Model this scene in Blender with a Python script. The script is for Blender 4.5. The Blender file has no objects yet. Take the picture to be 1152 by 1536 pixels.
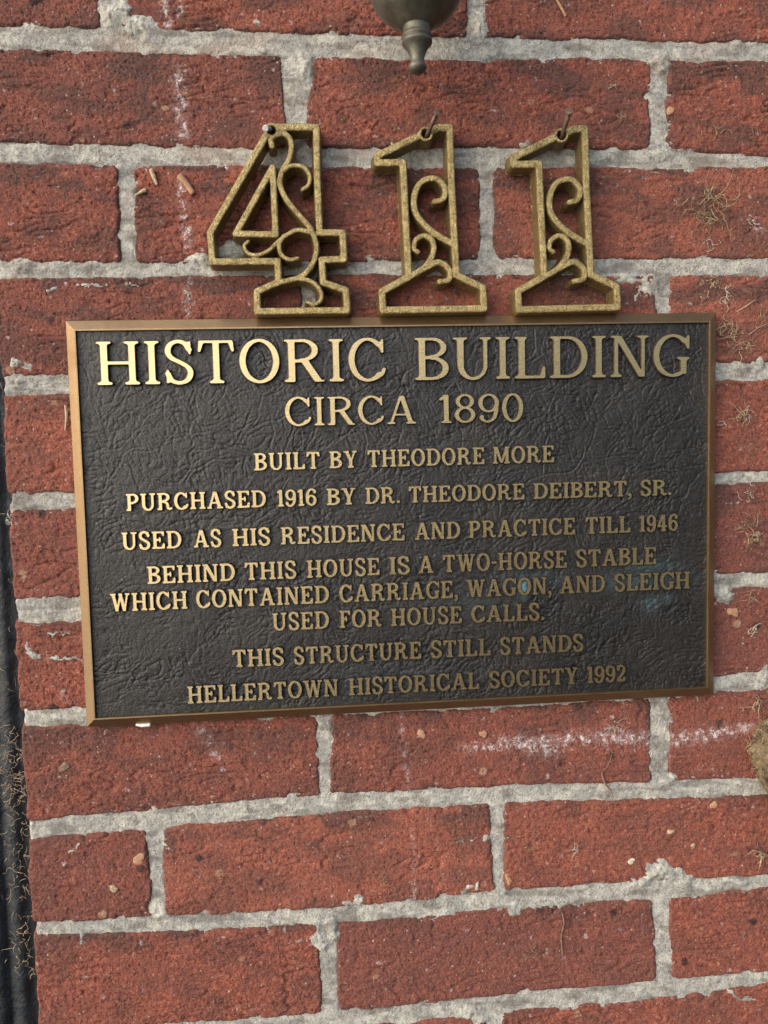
import bpy, math, random
import numpy as np
from mathutils import Vector, Matrix

random.seed(7)
rng = np.random.RandomState(11)
scene = bpy.context.scene
R = math.radians

# ------------------------------------------------------------------ camera
# The wall is the plane y = 0 (x right, z up); the camera stands 0.46 m in front of it.
F = 1150.0                      # focal length in photo pixels (1152 x 1536)
D = 0.46
a_ = np.array([14967., -478., 1150.]); a_ /= np.linalg.norm(a_)
d_ = np.array([384., 16215., 1150.]); d_ -= a_ * (a_ @ d_); d_ /= np.linalg.norm(d_)
n_ = np.cross(a_, d_)

def P(px, py, depth=0.0):
    """place measured in the photograph -> point on the plane `depth` metres in front of the wall"""
    px = np.asarray(px, float); py = np.asarray(py, float)
    u = (px - 576) / F; v = (py - 768) / F
    wx = a_[0]*u + a_[1]*v + a_[2]
    wy = n_[0]*u + n_[1]*v + n_[2]
    wz = -(d_[0]*u + d_[1]*v + d_[2])
    t = (D - depth) / wy
    return np.stack([wx*t, -D + wy*t, wz*t], -1)

cam_d = bpy.data.cameras.new('camera'); cam = bpy.data.objects.new('camera', cam_d)
scene.collection.objects.link(cam)
cam_d.sensor_fit = 'VERTICAL'; cam_d.sensor_height = 24.0; cam_d.lens = 24.0 * F / 1536
cam_d.clip_start = 0.01; cam_d.clip_end = 200
cam_d.dof.use_dof = True; cam_d.dof.focus_distance = 0.46; cam_d.dof.aperture_fstop = 9.0
cam.matrix_world = Matrix(((a_[0], -a_[1], -a_[2], 0), (n_[0], -n_[1], -n_[2], -D),
                           (-d_[0], d_[1], d_[2], 0), (0, 0, 0, 1)))
scene.camera = cam

# ------------------------------------------------------------------ light
SUN_EL, SUN_AZ = 22.0, -61.0       # azimuth from the wall's normal, negative = to the left
w = bpy.data.worlds.new("World"); scene.world = w; w.use_nodes = True
nt = w.node_tree; bg = nt.nodes['Background']
sky = nt.nodes.new('ShaderNodeTexSky'); sky.sky_type = 'NISHITA'; sky.sun_disc = False
sky.sun_elevation = R(SUN_EL); sky.sun_rotation = R(180 - SUN_AZ)
sky.dust_density = 3.0; sky.air_density = 1.0; sky.ozone_density = 1.0
nt.links.new(sky.outputs[0], bg.inputs[0]); bg.inputs[1].default_value = 0.105
sl = bpy.data.lights.new('sun', 'SUN'); sun = bpy.data.objects.new('sun', sl)
scene.collection.objects.link(sun)
sl.energy = 2.55; sl.angle = R(123); sl.color = (1.0, 0.992, 0.975)
el, az = R(SUN_EL), R(SUN_AZ)
to_sun = Vector((math.sin(az)*math.cos(el), -math.cos(az)*math.cos(el), math.sin(el)))
sun.rotation_euler = to_sun.to_track_quat('Z', 'Y').to_euler()
scene.view_settings.view_transform = 'Standard'; scene.view_settings.look = 'None'
scene.view_settings.exposure = 0.80; scene.view_settings.gamma = 1.0
scene.render.resolution_x = 768; scene.render.resolution_y = 1024

# ------------------------------------------------------------------ helpers
C = scene.collection
def thing(name, label, cat, loc=(0, 0, 0), group=None):
    o = bpy.data.objects.new(name, None); C.objects.link(o); o.location = loc
    o.empty_display_size = 0.01
    o['label'] = label; o['category'] = cat
    if group: o['group'] = group
    return o
def tag(o, label, cat, group=None):
    o['label'] = label; o['category'] = cat
    if group: o['group'] = group
    return o
def obj(name, mesh, parent=None, loc=(0, 0, 0), mat=None):
    o = bpy.data.objects.new(name, mesh); C.objects.link(o); o.location = loc
    if parent: o.parent = parent
    if mat is not None and not mesh.materials: mesh.materials.append(mat)
    return o
def mesh_np(name, V, Fq, smooth=True, attrs=None):
    """V (n,3), Fq (m,k) index array"""
    me = bpy.data.meshes.new(name); k = Fq.shape[1]
    me.vertices.add(len(V)); me.vertices.foreach_set('co', np.ascontiguousarray(V, np.float32).ravel())
    me.loops.add(Fq.size); me.loops.foreach_set('vertex_index', np.ascontiguousarray(Fq, np.int32).ravel())
    me.polygons.add(len(Fq)); me.polygons.foreach_set('loop_start', np.arange(0, Fq.size, k, dtype=np.int32))
    me.update(calc_edges=True)
    me.polygons.foreach_set('use_smooth', np.full(len(Fq), smooth))
    for n, arr in (attrs or {}).items():
        at = me.color_attributes.new(n, 'FLOAT_COLOR', 'POINT')
        at.data.foreach_set('color', np.ascontiguousarray(arr, np.float32).ravel())
    me.validate(); return me
def mesh_py(name, verts, faces, smooth=False):
    me = bpy.data.meshes.new(name); me.from_pydata([tuple(v) for v in verts], [], faces); me.update()
    me.polygons.foreach_set('use_smooth', np.full(len(me.polygons), smooth)); return me
def grid_faces(nu, nv):
    i = np.arange(nu*nv).reshape(nv, nu)
    return np.stack([i[:-1, :-1], i[1:, :-1], i[1:, 1:], i[:-1, 1:]], -1).reshape(-1, 4)

_perm = {}
def perlin(x, y, seed=0):
    if seed not in _perm:
        r = np.random.RandomState(1000 + seed); p = r.permutation(512)
        th = r.rand(512) * 2 * np.pi
        _perm[seed] = (p, np.cos(th), np.sin(th))
    p, gx, gy = _perm[seed]
    xi = np.floor(x).astype(int); yi = np.floor(y).astype(int); fx = x - xi; fy = y - yi
    ux = fx*fx*fx*(fx*(fx*6-15)+10); uy = fy*fy*fy*(fy*(fy*6-15)+10)
    def g(ix, iy, dx, dy):
        h = p[(p[ix & 511] + iy) & 511]; return gx[h]*dx + gy[h]*dy
    a = g(xi, yi, fx, fy); b = g(xi+1, yi, fx-1, fy); c = g(xi, yi+1, fx, fy-1); d = g(xi+1, yi+1, fx-1, fy-1)
    return (a + ux*(b-a) + uy*((c + ux*(d-c)) - (a + ux*(b-a)))) * 1.5
def fbm(x, y, oct=4, seed=0, gain=0.5):
    s = 0; am = 1.0
    for k in range(oct):
        s = s + am*perlin(x*2**k, y*2**k, seed+k); am *= gain
    return s
def sstep(a, b, x):
    t = np.clip((x-a)/(b-a), 0, 1); return t*t*(3-2*t)

# ------------------------------------------------------------------ materials
class NT:
    def __init__(s, name):
        s.m = bpy.data.materials.new(name); s.m.use_nodes = True; s.t = s.m.node_tree
        s.b = s.t.nodes['Principled BSDF']
    def n(s, kind, **kw):
        nd = s.t.nodes.new(kind)
        for k, v in kw.items(): setattr(nd, k, v)
        return nd
    def l(s, a, b): s.t.links.new(a, b)
    def val(s, sock, v):
        if hasattr(v, 'is_linked') or isinstance(v, bpy.types.NodeSocket): s.l(v, sock)
        else: sock.default_value = v
    def pos(s):
        return s.n('ShaderNodeNewGeometry').outputs['Position']
    def noise(s, scale, detail=4, rough=0.6, vec=None, dist=0.0, out='Fac'):
        nd = s.n('ShaderNodeTexNoise'); nd.inputs['Scale'].default_value = scale
        nd.inputs['Detail'].default_value = detail; nd.inputs['Roughness'].default_value = rough
        nd.inputs['Distortion'].default_value = dist
        s.l(vec if vec is not None else s.pos(), nd.inputs['Vector']); return nd.outputs[out]
    def vor(s, scale, vec=None, out='Distance', feature='F1', rnd=1.0):
        nd = s.n('ShaderNodeTexVoronoi'); nd.feature = feature; nd.inputs['Scale'].default_value = scale
        nd.inputs['Randomness'].default_value = rnd
        s.l(vec if vec is not None else s.pos(), nd.inputs['Vector']); return nd.outputs[out]
    def ramp(s, x, stops):
        nd = s.n('ShaderNodeValToRGB'); cr = nd.color_ramp
        while len(cr.elements) < len(stops): cr.elements.new(0.5)
        for e, (p, c) in zip(cr.elements, stops):
            e.position = p; e.color = c if len(c) == 4 else (*c, 1)
        s.l(x, nd.inputs[0]); return nd.outputs[0]
    def rng(s, x, a, b, c=0.0, d=1.0):
        nd = s.n('ShaderNodeMapRange'); s.l(x, nd.inputs[0])
        for i, v in enumerate((a, b, c, d)): nd.inputs[i+1].default_value = v
        return nd.outputs[0]
    def math(s, op, a, b=0.0):
        nd = s.n('ShaderNodeMath', operation=op); s.val(nd.inputs[0], a); s.val(nd.inputs[1], b)
        return nd.outputs[0]
    def mix(s, f, a, b, blend='MIX'):
        nd = s.n('ShaderNodeMix', data_type='RGBA', blend_type=blend)
        s.val(nd.inputs[0], f)
        for so, v in ((nd.inputs[6], a), (nd.inputs[7], b)):
            if isinstance(v, tuple): so.default_value = (*v[:3], 1)
            else: s.l(v, so)
        return nd.outputs[2]
    def bump(s, h, dist, strength=1.0, prev=None):
        nd = s.n('ShaderNodeBump'); nd.inputs['Strength'].default_value = strength
        nd.inputs['Distance'].default_value = dist; s.l(h, nd.inputs['Height'])
        if prev is not None: s.l(prev, nd.inputs['Normal'])
        return nd.outputs['Normal']
    def attr(s, name):
        nd = s.n('ShaderNodeAttribute', attribute_name=name)
        sp = s.n('ShaderNodeSeparateColor'); s.l(nd.outputs['Color'], sp.inputs[0])
        return sp.outputs

def mat_brick():
    t = NT('fired_brick'); r, g, b = t.attr('wear')[:3]
    big = t.noise(70, 4, 0.6); mid = t.noise(330, 5, 0.7); fine = t.noise(1150, 5, 0.8)
    c = t.ramp(mid, [(0.30, (0.13, 0.042, 0.032)), (0.45, (0.32, 0.090, 0.062)), (0.58, (0.47, 0.143, 0.088)), (0.72, (0.58, 0.26, 0.18))])
    c = t.mix(t.rng(big, 0.38, 0.62), c, t.mix(0.55, c, (0.22, 0.085, 0.07)))
    # per-brick hue
    c = t.mix(t.rng(b, 0.5, 1.0, 0, 0.6), c, (0.22, 0.085, 0.072))
    c = t.mix(t.rng(b, 0.45, 0.0, 0, 0.5), c, (0.48, 0.17, 0.115))
    c = t.mix(t.rng(fine, 0.49, 0.34, 0, 0.95), c, (0.07, 0.034, 0.030))
    c = t.mix(t.rng(fine, 0.55, 0.66, 0, 0.6), c, (0.62, 0.30, 0.21))
    # soot and grime
    dm = t.math('MULTIPLY', r, t.rng(t.noise(500, 5, 0.75), 0.33, 0.62, 0.15, 1.0))
    c = t.mix(dm, c, (0.090, 0.060, 0.055))
    # pale grit
    vd = t.vor(420); vc = t.n('ShaderNodeTexVoronoi'); vc.inputs['Scale'].default_value = 420; t.l(t.pos(), vc.inputs['Vector'])
    sp = t.n('ShaderNodeSeparateColor'); t.l(vc.outputs['Color'], sp.inputs[0])
    gm = t.math('MULTIPLY', t.rng(vd, 0.30, 0.18), t.math('GREATER_THAN', sp.outputs[0], 0.90))
    gm = t.math('MULTIPLY', gm, t.rng(t.noise(1200), 0.38, 0.5))
    c = t.mix(t.math('MULTIPLY', gm, 0.85), c, t.mix(sp.outputs[1], (0.62, 0.50, 0.44), (0.50, 0.22, 0.13)))
    # larger stones in the clay
    v2 = t.n('ShaderNodeTexVoronoi'); v2.inputs['Scale'].default_value = 85; t.l(t.pos(), v2.inputs['Vector'])
    s2 = t.n('ShaderNodeSeparateColor'); t.l(v2.outputs['Color'], s2.inputs[0])
    sm = t.math('MULTIPLY', t.rng(t.math('ADD', v2.outputs['Distance'], t.rng(t.noise(500, 2), 0, 1, -0.12, 0.12)), 0.26, 0.17), t.math('GREATER_THAN', s2.outputs[0], 0.90))
    c = t.mix(t.math('MULTIPLY', sm, 0.8), c, t.ramp(s2.outputs[1], [(0.0, (0.03, 0.02, 0.025)), (0.35, (0.12, 0.07, 0.06)), (0.6, (0.33, 0.11, 0.07)), (1.0, (0.50, 0.30, 0.2))]))
    # lime bloom
    cm = t.math('MULTIPLY', t.math('MINIMUM', t.math('MULTIPLY', g, 1.6), 1.0), t.rng(t.noise(200, 6, 0.85), 0.50, 0.56))
    cm = t.math('MAXIMUM', cm, t.math('MULTIPLY', t.math('MULTIPLY', g, g), 0.22))
    c = t.mix(cm, c, (0.80, 0.70, 0.70))
    t.l(c, t.b.inputs['Base Color']); t.b.inputs['Roughness'].default_value = 0.85
    t.b.inputs['Specular IOR Level'].default_value = 0.28
    h = t.math('ADD', t.noise(750, 6, 0.8), t.math('MULTIPLY', t.rng(t.vor(420), 0.0, 0.35), 0.45))
    h = t.math('ADD', h, t.math('MULTIPLY', sm, 0.35))
    t.l(t.bump(h, 0.0021, 1.0), t.b.inputs['Normal'])
    return t.m
def mat_mortar():
    t = NT('lime_mortar'); r, g, b = t.attr('wear')[:3]
    mid = t.noise(340, 6, 0.82); fine = t.noise(1200, 5, 0.85); big = t.noise(45, 3)
    c = t.ramp(mid, [(0.30, (0.16, 0.14, 0.115)), (0.44, (0.40, 0.375, 0.33)), (0.60, (0.68, 0.665, 0.62))])
    c = t.mix(t.rng(big, 0.4, 0.62, 0, 0.55), c, (0.33, 0.33, 0.32))
    c = t.mix(t.math('MULTIPLY', b, 0.45), c, (0.44, 0.31, 0.23))
    c = t.mix(t.math('MULTIPLY', g, t.rng(mid, 0.35, 0.6, 0.3, 1)), c, (0.72, 0.71, 0.62))
    c = t.mix(t.math('MULTIPLY', r, 0.6), c, (0.12, 0.10, 0.085))
    c = t.mix(t.rng(fine, 0.47, 0.34, 0, 0.9), c, (0.13, 0.11, 0.095))
    c = t.mix(t.rng(fine, 0.60, 0.70, 0, 0.5), c, (0.72, 0.70, 0.64))
    vd = t.n('ShaderNodeTexVoronoi'); vd.inputs['Scale'].default_value = 520; t.l(t.pos(), vd.inputs['Vector'])
    sp = t.n('ShaderNodeSeparateColor'); t.l(vd.outputs['Color'], sp.inputs[0])
    gm = t.math('MULTIPLY', t.rng(vd.outputs['Distance'], 0.32, 0.2), t.math('GREATER_THAN', sp.outputs[0], 0.86))
    c = t.mix(t.math('MULTIPLY', gm, 0.7), c, t.ramp(sp.outputs[1], [(0, (0.04, 0.035, 0.03)), (0.4, (0.25, 0.15, 0.1)), (1, (0.55, 0.5, 0.4))]))
    t.l(c, t.b.inputs['Base Color']); t.b.inputs['Roughness'].default_value = 0.92
    t.b.inputs['Specular IOR Level'].default_value = 0.2
    h = t.math('ADD', t.noise(800, 6, 0.8), t.math('MULTIPLY', t.rng(t.vor(520), 0.0, 0.4), 0.35))
    t.l(t.bump(h, 0.0016, 1.0), t.b.inputs['Normal']); return t.m
def mat_panel():
    t = NT('dark_painted_bronze')
    c = t.mix(t.rng(t.noise(35, 4), 0.35, 0.65), (0.011, 0.0095, 0.009), (0.021, 0.018, 0.016))
    g = t.attr('wear')
    c = t.mix(t.math('MULTIPLY', g[1], t.rng(t.noise(300, 4), 0.25, 0.6)), c, (0.17, 0.36, 0.42))
    vd = t.n('ShaderNodeTexVoronoi'); vd.inputs['Scale'].default_value = 160; t.l(t.pos(), vd.inputs['Vector'])
    sp = t.n('ShaderNodeSeparateColor'); t.l(vd.outputs['Color'], sp.inputs[0])
    gm = t.math('MULTIPLY', t.rng(vd.outputs['Distance'], 0.10, 0.05), t.math('GREATER_THAN', sp.outputs[0], 0.93))
    c = t.mix(t.math('MULTIPLY', gm, 0.5), c, (0.3, 0.28, 0.26))
    t.l(c, t.b.inputs['Base Color'])
    t.l(t.rng(t.noise(90, 4), 0.3, 0.7, 0.28, 0.42), t.b.inputs['Roughness'])
    t.b.inputs['Specular IOR Level'].default_value = 0.5
    h = t.math('ADD', t.noise(1100, 4, 0.65), t.math('MULTIPLY', t.noise(380, 3, 0.6), 0.9))
    t.l(t.bump(h, 0.00035, 1.0), t.b.inputs['Normal']); return t.m
def mat_letter_face():
    t = NT('brushed_bronze_face')
    mp = t.n('ShaderNodeMapping'); mp.inputs['Scale'].default_value = (1, 1, 14); t.l(t.pos(), mp.inputs[0])
    st = t.noise(260, 4, 0.6, vec=mp.outputs[0])
    c = t.mix(st, (0.53, 0.385, 0.19), (0.72, 0.56, 0.30))
    tn = t.noise(500, 5, 0.7)
    c = t.mix(t.rng(tn, 0.58, 0.72, 0, 0.6), c, (0.30, 0.20, 0.10))
    g = t.attr('wear')
    t.l(c, t.b.inputs['Base Color']); t.b.inputs['Metallic'].default_value = 0.88
    t.l(t.rng(st, 0.3, 0.7, 0.17, 0.27), t.b.inputs['Roughness'])
    t.l(t.bump(t.math('ADD', st, t.math('MULTIPLY', tn, 0.6)), 0.00010, 0.8), t.b.inputs['Normal']); return t.m
def mat_letter_side():
    t = NT('letter_edge_patina')
    n = t.noise(600, 4, 0.7)
    c = t.mix(t.rng(n, 0.4, 0.65), (0.018, 0.014, 0.011), (0.08, 0.058, 0.04))
    t.l(c, t.b.inputs['Base Color']); t.b.inputs['Metallic'].default_value = 0.4
    t.b.inputs['Roughness'].default_value = 0.42; return t.m
def mat_border():
    t = NT('bronze_border')
    mp = t.n('ShaderNodeMapping'); mp.inputs['Scale'].default_value = (1, 6, 12); t.l(t.pos(), mp.inputs[0])
    st = t.noise(120, 4, 0.6, vec=mp.outputs[0])
    n = t.noise(60, 4, 0.6)
    c = t.mix(st, (0.22, 0.14, 0.072), (0.36, 0.25, 0.14))
    c = t.mix(t.rng(n, 0.5, 0.7, 0, 0.5), c, (0.22, 0.13, 0.07))
    c = t.mix(t.rng(t.noise(900, 3), 0.68, 0.74, 0, 0.6), c, (0.6, 0.5, 0.35))
    t.l(c, t.b.inputs['Base Color']); t.b.inputs['Metallic'].default_value = 0.9
    t.l(t.rng(n, 0.3, 0.7, 0.32, 0.46), t.b.inputs['Roughness'])
    t.l(t.bump(t.noise(700, 4), 0.0001, 0.7), t.b.inputs['Normal']); return t.m
def mat_brass():
    t = NT('cast_brass')
    n = t.noise(260, 5, 0.7); f = t.noise(1500, 4, 0.7)
    c = t.mix(t.rng(n, 0.35, 0.65), (0.25, 0.185, 0.078), (0.50, 0.395, 0.185))
    c = t.mix(t.rng(f, 0.47, 0.33, 0, 0.9), c, (0.045, 0.032, 0.015))
    c = t.mix(t.rng(f, 0.56, 0.66, 0, 0.7), c, (0.85, 0.76, 0.46))
    # flanks mixed towards a darker brown than the front faces
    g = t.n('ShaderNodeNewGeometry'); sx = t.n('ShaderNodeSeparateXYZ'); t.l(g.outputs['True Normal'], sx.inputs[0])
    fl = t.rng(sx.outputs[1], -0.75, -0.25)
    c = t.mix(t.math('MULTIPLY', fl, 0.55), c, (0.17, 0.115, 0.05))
    t.l(c, t.b.inputs['Base Color']); t.b.inputs['Metallic'].default_value = 0.8
    t.l(t.rng(f, 0.3, 0.7, 0.50, 0.34), t.b.inputs['Roughness'])
    h = t.math('ADD', t.noise(1300, 4, 0.7), t.math('MULTIPLY', t.noise(420, 3), 0.7))
    t.l(t.bump(h, 0.0009, 1.0), t.b.inputs['Normal']); return t.m
def mat_simple(name, c1, c2, scale, rough, metal=0.0, bump=0.0003, bscale=900):
    t = NT(name); n = t.noise(scale, 5, 0.65)
    t.l(t.mix(t.rng(n, 0.35, 0.65), c1, c2), t.b.inputs['Base Color'])
    t.b.inputs['Roughness'].default_value = rough; t.b.inputs['Metallic'].default_value = metal
    t.l(t.bump(t.noise(bscale, 4, 0.7), bump, 1.0), t.b.inputs['Normal']); return t.m
M_BRICK = mat_brick(); M_MORTAR = mat_mortar(); M_PANEL = mat_panel(); M_FACE = mat_letter_face()
M_SIDE = mat_letter_side(); M_BORDER = mat_border(); M_BRASS = mat_brass()
M_LAMP = mat_simple('weathered_bronze_paint', (0.075, 0.070, 0.052), (0.13, 0.122, 0.095), 120, 0.42, 0.35, 0.00015, 500)
M_NAIL = mat_simple('rusted_steel', (0.08, 0.05, 0.036), (0.24, 0.16, 0.12), 500, 0.6, 0.5, 0.0004)
M_NAILGREY = mat_simple('grey_steel', (0.16, 0.17, 0.18), (0.35, 0.36, 0.37), 700, 0.4, 0.8, 0.0002)
M_BLACK = mat_simple('black_gloss_paint', (0.004, 0.0055, 0.008), (0.010, 0.013, 0.018), 60, 0.45, 0.0, 0.0009, 260)
M_ROOT = mat_simple('dry_rootlet', (0.20, 0.135, 0.075), (0.45, 0.35, 0.22), 400, 0.8)
M_STRAW = mat_simple('bleached_straw', (0.28, 0.19, 0.11), (0.52, 0.41, 0.27), 500, 0.75)
M_PALEROOT = mat_simple('pale_rootlet', (0.40, 0.34, 0.26), (0.66, 0.60, 0.50), 600, 0.8)
M_BARK = mat_simple('vine_bark', (0.06, 0.038, 0.024), (0.33, 0.25, 0.135), 150, 0.9, 0.0, 0.0035, 420)
M_PAINT = mat_simple('white_paint', (0.6, 0.6, 0.58), (0.78, 0.78, 0.76), 500, 0.5)
M_SEED = mat_simple('dried_clay_crumb', (0.34, 0.17, 0.10), (0.46, 0.28, 0.16), 600, 0.85, 0, 0.0006)
M_TWIG = mat_simple('brown_twig', (0.10, 0.055, 0.035), (0.27, 0.17, 0.12), 500, 0.8)

# ------------------------------------------------------------------ the brick wall
# bed joints measured in the photo: (x, upper edge, lower edge)
J = [
 [(0, 38, 71), (150, 42, 75), (400, 48, 81), (560, 52, 86), (720, 56, 90), (860, 59, 85), (1152, 64, 90)],
 [(0, 213, 243), (200, 219, 246), (400, 224, 247), (560, 222, 251), (740, 221, 250), (860, 224, 248), (990, 224, 251), (1152, 234, 249)],
 [(0, 392, 417), (300, 395, 413), (540, 392, 411), (740, 389, 411), (960, 388, 412), (1152, 388, 412)],
 [(15, 565, 591), (560, 556, 580), (1152, 543, 569)],
 [(20, 742, 765), (560, 728, 748), (1152, 706, 723)],
 [(35, 899, 934), (560, 884, 908), (1152, 859, 880)],
 [(40, 1067, 1091), (300, 1055, 1080), (560, 1045, 1070), (800, 1036, 1060), (1152, 1008, 1032)],
 [(40, 1233, 1259), (200, 1220, 1246), (400, 1200, 1228), (560, 1190, 1216), (780, 1179, 1203), (960, 1175, 1199), (1152, 1168, 1193)],
 [(60, 1386, 1404), (230, 1377, 1399), (400, 1369, 1391), (560, 1358, 1383), (760, 1337, 1361), (930, 1325, 1352), (1010, 1322, 1348), (1152, 1314, 1331)],
 [(60, 1550, 1574), (400, 1529, 1552), (560, 1515, 1540), (770, 1492, 1516), (960, 1476, 1502), (1152, 1458, 1476)],
]
J = [[(-325, 38+.0*k, 71)] if False else j for k, j in enumerate(J)]
def ext(j):
    j = sorted(j); (x0, a0, b0), (x1, a1, b1) = j[0], j[1]; (x2, a2, b2), (x3, a3, b3) = j[0], j[-1]
    s = (a3-a2)/(x3-x2)
    return [(x0-500, a0-500*s, b0-500*s)] + j + [(x3+600, a3+600*s, b3+600*s)]
J = [ext(j) for j in J]
def shift(j, dy, dsl=0.0): return [(x, a+dy+dsl*(x-576), b+dy+dsl*(x-576)) for x, a, b in j]
J = [shift(J[0], -2*173, .016), shift(J[0], -173, .008)] + J + [shift(J[-1], 160, -.006), shift(J[-1], 320, -.012)]
top = lambda k, x: np.interp(x, [p[0] for p in J[k]], [p[1] for p in J[k]])
bot = lambda k, x: np.interp(x, [p[0] for p in J[k]], [p[2] for p in J[k]])
edge_x = lambda y: 3 + 0.0567*(y-505)
# head joints per course: (left x at top, left x at bottom, right x at top, right x at bottom)
H = [
 [(-380, -380, -358, -358), (160, 160, 182, 182), (708, 708, 730, 730), (1258, 1258, 1280, 1280), (1800, 1800, 1822, 1822)],
 [(-80, -80, -60, -60), (430, 430, 455, 455), (985, 985, 1006, 1006), (1530, 1530, 1550, 1550)],
 [(-400, -400, -380, -380), (149, 151, 176, 180), (701, 702, 727, 727), (1250, 1250, 1270, 1270), (1800, 1800, 1822, 1822)],
 [(-90, -90, -72, -72), (423, 430, 470, 457), (976, 977, 1002, 1001), (1520, 1520, 1540, 1540)],
 [(-380, -380, -360, -360), (178, 182, 200, 202), (720, 722, 741, 741), (1268, 1268, 1288, 1288), (1800, 1800, 1822, 1822)],
 [(-70, -70, -50, -50), (451, 453, 473, 474), (984, 989, 1004, 1004), (1525, 1525, 1545, 1545)],
 [(-370, -370, -350, -350), (196, 198, 218, 220), (726, 727, 746, 747), (1260, 1260, 1280, 1280), (1800, 1800, 1822, 1822)],
 [(-60, -60, -40, -40), (465, 467, 486, 488), (985, 985, 1006, 1006), (1518, 1518, 1538, 1538)],
 [(-350, -350, -330, -330), (212, 214, 234, 236), (732, 733, 752, 753), (1250, 1250, 1270, 1270), (1800, 1800, 1822, 1822)],
 [(-50, -50, -30, -30), (476, 481, 497, 496), (977, 979, 1003, 1004), (1510, 1510, 1530, 1530)],
 [(-320, -320, -300, -300), (219, 231, 242, 248), (735, 742, 756, 757), (1262, 1262, 1282, 1282), (1800, 1800, 1822, 1822)],
 [(-50, -50, -30, -30), (479, 482, 505, 508), (981, 985, 1003, 1008), (1520, 1520, 1540, 1540)],
 [(-320, -320, -300, -300), (226, 226, 250, 250), (729, 735, 750, 755), (1268, 1268, 1288, 1288), (1800, 1800, 1822, 1822)],
 [(-50, -50, -30, -30), (484, 484, 506, 506), (990, 990, 1010, 1010), (1520, 1520, 1540, 1540)],
]
H = H[1:]     # courses 0.. lie between joints k and k+1
MM = 0.4      # millimetres per photo pixel on the wall
SMEAR = [  # mortar squeezed or smeared over the bricks: x, y, rx, ry (px), height mm, rotation
 (172, 24, 20, 17, 3.0, 0.2), (205, 38, 30, 14, 2.4, 0.1), (185, 15, 10, 20, 2.0, 0.3), (455, 95, 10, 22, 2.6, 0.0), (722, 40, 9, 16, 1.8, -.2), (990, 92, 13, 16, 2.6, 0), (990, 228, 22, 10, 2.0, 0),
 (385, 35, 12, 9, 1.8, 0.0), (345, 376, 24, 14, 2.6, 0.1), (300, 388, 18, 10, 2.2, 0), (940, 418, 20, 9, 2.2, 0), (975, 430, 16, 12, 2.2, .4), (956, 440, 4, 16, 1.4, .2),
 (75, 434, 22, 5, 2.2, -0.25), (130, 427, 40, 2.6, 1.5, 0.05), (200, 428, 45, 2.2, 1.3, 0.12), (285, 445, 16, 2.4, 1.4, 0.5), (240, 432, 10, 3, 1.5, .9),
 (24, 545, 14, 9, 2.6, -.2), (40, 548, 10, 12, 1.9, 0), (22, 572, 12, 14, 2.0, 0), (62, 915, 26, 16, 1.6, 0), (45, 975, 5, 14, 2.4, -.4), (50, 984, 14, 4, 2.2, .2), (95, 988, 26, 4, 2.3, .06), (90, 950, 28, 2.0, 1.5, .02),
 (1088, 892, 13, 13, 2.8, -.4), (1140, 542, 7, 12, 1.8, .3), (1118, 528, 3, 10, 1.4, .6), (1148, 1010, 9, 14, 2.2, .3),
 (478, 1408, 16, 14, 3.2, .2), (455, 1410, 16, 4, 2.2, -.1), (497, 1400, 9, 16, 2.4, 0), (538, 1349, 7, 8, 2.6, .4), (524, 1355, 14, 5, 2.0, -.2), (716, 1328, 4, 11, 2.4, .1), (700, 1334, 12, 6, 2.2, -.5), (728, 1256, 9, 7, 2.2, -.5), (690, 1262, 14, 2.2, 1.6, .1), (712, 1258, 20, 2.2, 1.4, -.3),
 (996, 1309, 26, 15, 3.4, .15), (965, 1320, 30, 9, 2.6, -.35), (1022, 1318, 16, 12, 2.6, .6), (1000, 1318, 34, 12, 2.0, 0), (770, 1368, 8, 7, 2.2, 0), (1105, 1323, 22, 6, 1.6, 0), (240, 1372, 14, 10, 1.7, 0), (252, 1271, 9, 5, 2.0, .4), (238, 1262, 20, 8, 1.6, 0),
 (115, 1270, 4, 11, 2.2, .6), (107, 1278, 5, 5, 2.0, 0), (123, 1408, 4, 8, 1.8, -.3), (36, 1170, 3, 4, 1.5, 0), (705, 1520, 16, 7, 2.2, -.2), (720, 1530, 12, 8, 2.2, 0), (590, 218, 9, 5, 2.2, 0), (785, 216, 10, 5, 2.0, 0),
 (1105, 1496, 14, 3, 1.9, .35), (1130, 1500, 16, 2.5, 1.7, -.05), (1120, 1499, 8, 5, 2.0, .1), (750, 1240, 9, 10, 1.6, 0), (746, 1338, 20, 7, 1.5, 0), (85, 398, 30, 8, 1.0, 0), (30, 396, 20, 9, 1.5, 0), (560, 385, 20, 6, 1.4, 0), (1000, 1172, 10, 7, 2.0, 0), (1010, 1166, 5, 5, 1.8, 0),
 (640, 1205, 26, 6, 0.9, 0), (830, 1355, 22, 6, 1.2, 0), (140, 398, 22, 7, 1.2, 0),
]
def smear(x, y):
    # warp so the blobs get ragged outlines
    wx = x + 5*fbm(x/17., y/17., 3, 61); wy = y + 5*fbm(x/17.+9, y/17.+4, 3, 67)
    s = np.zeros_like(x)
    for (cx, cy, rx, ry, h, rot) in SMEAR:
        m = (np.abs(x-cx) < 3.2*max(rx, ry)) & (np.abs(y-cy) < 3.2*max(rx, ry))
        if not m.any(): continue
        dx = wx[m]-cx; dy = wy[m]-cy; c, s_ = math.cos(rot), math.sin(rot)
        q = ((dx*c+dy*s_)/rx)**2 + ((-dx*s_+dy*c)/ry)**2
        s[m] = np.maximum(s[m], h*np.exp(-0.9*q**1.3))
    return s

def edge_d(dx, dy, r=9.0):
    d = np.minimum(dx, dy); k = (dx < r) & (dy < r)
    return np.where(k, r - np.hypot(r-dx, r-dy), d)

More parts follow.
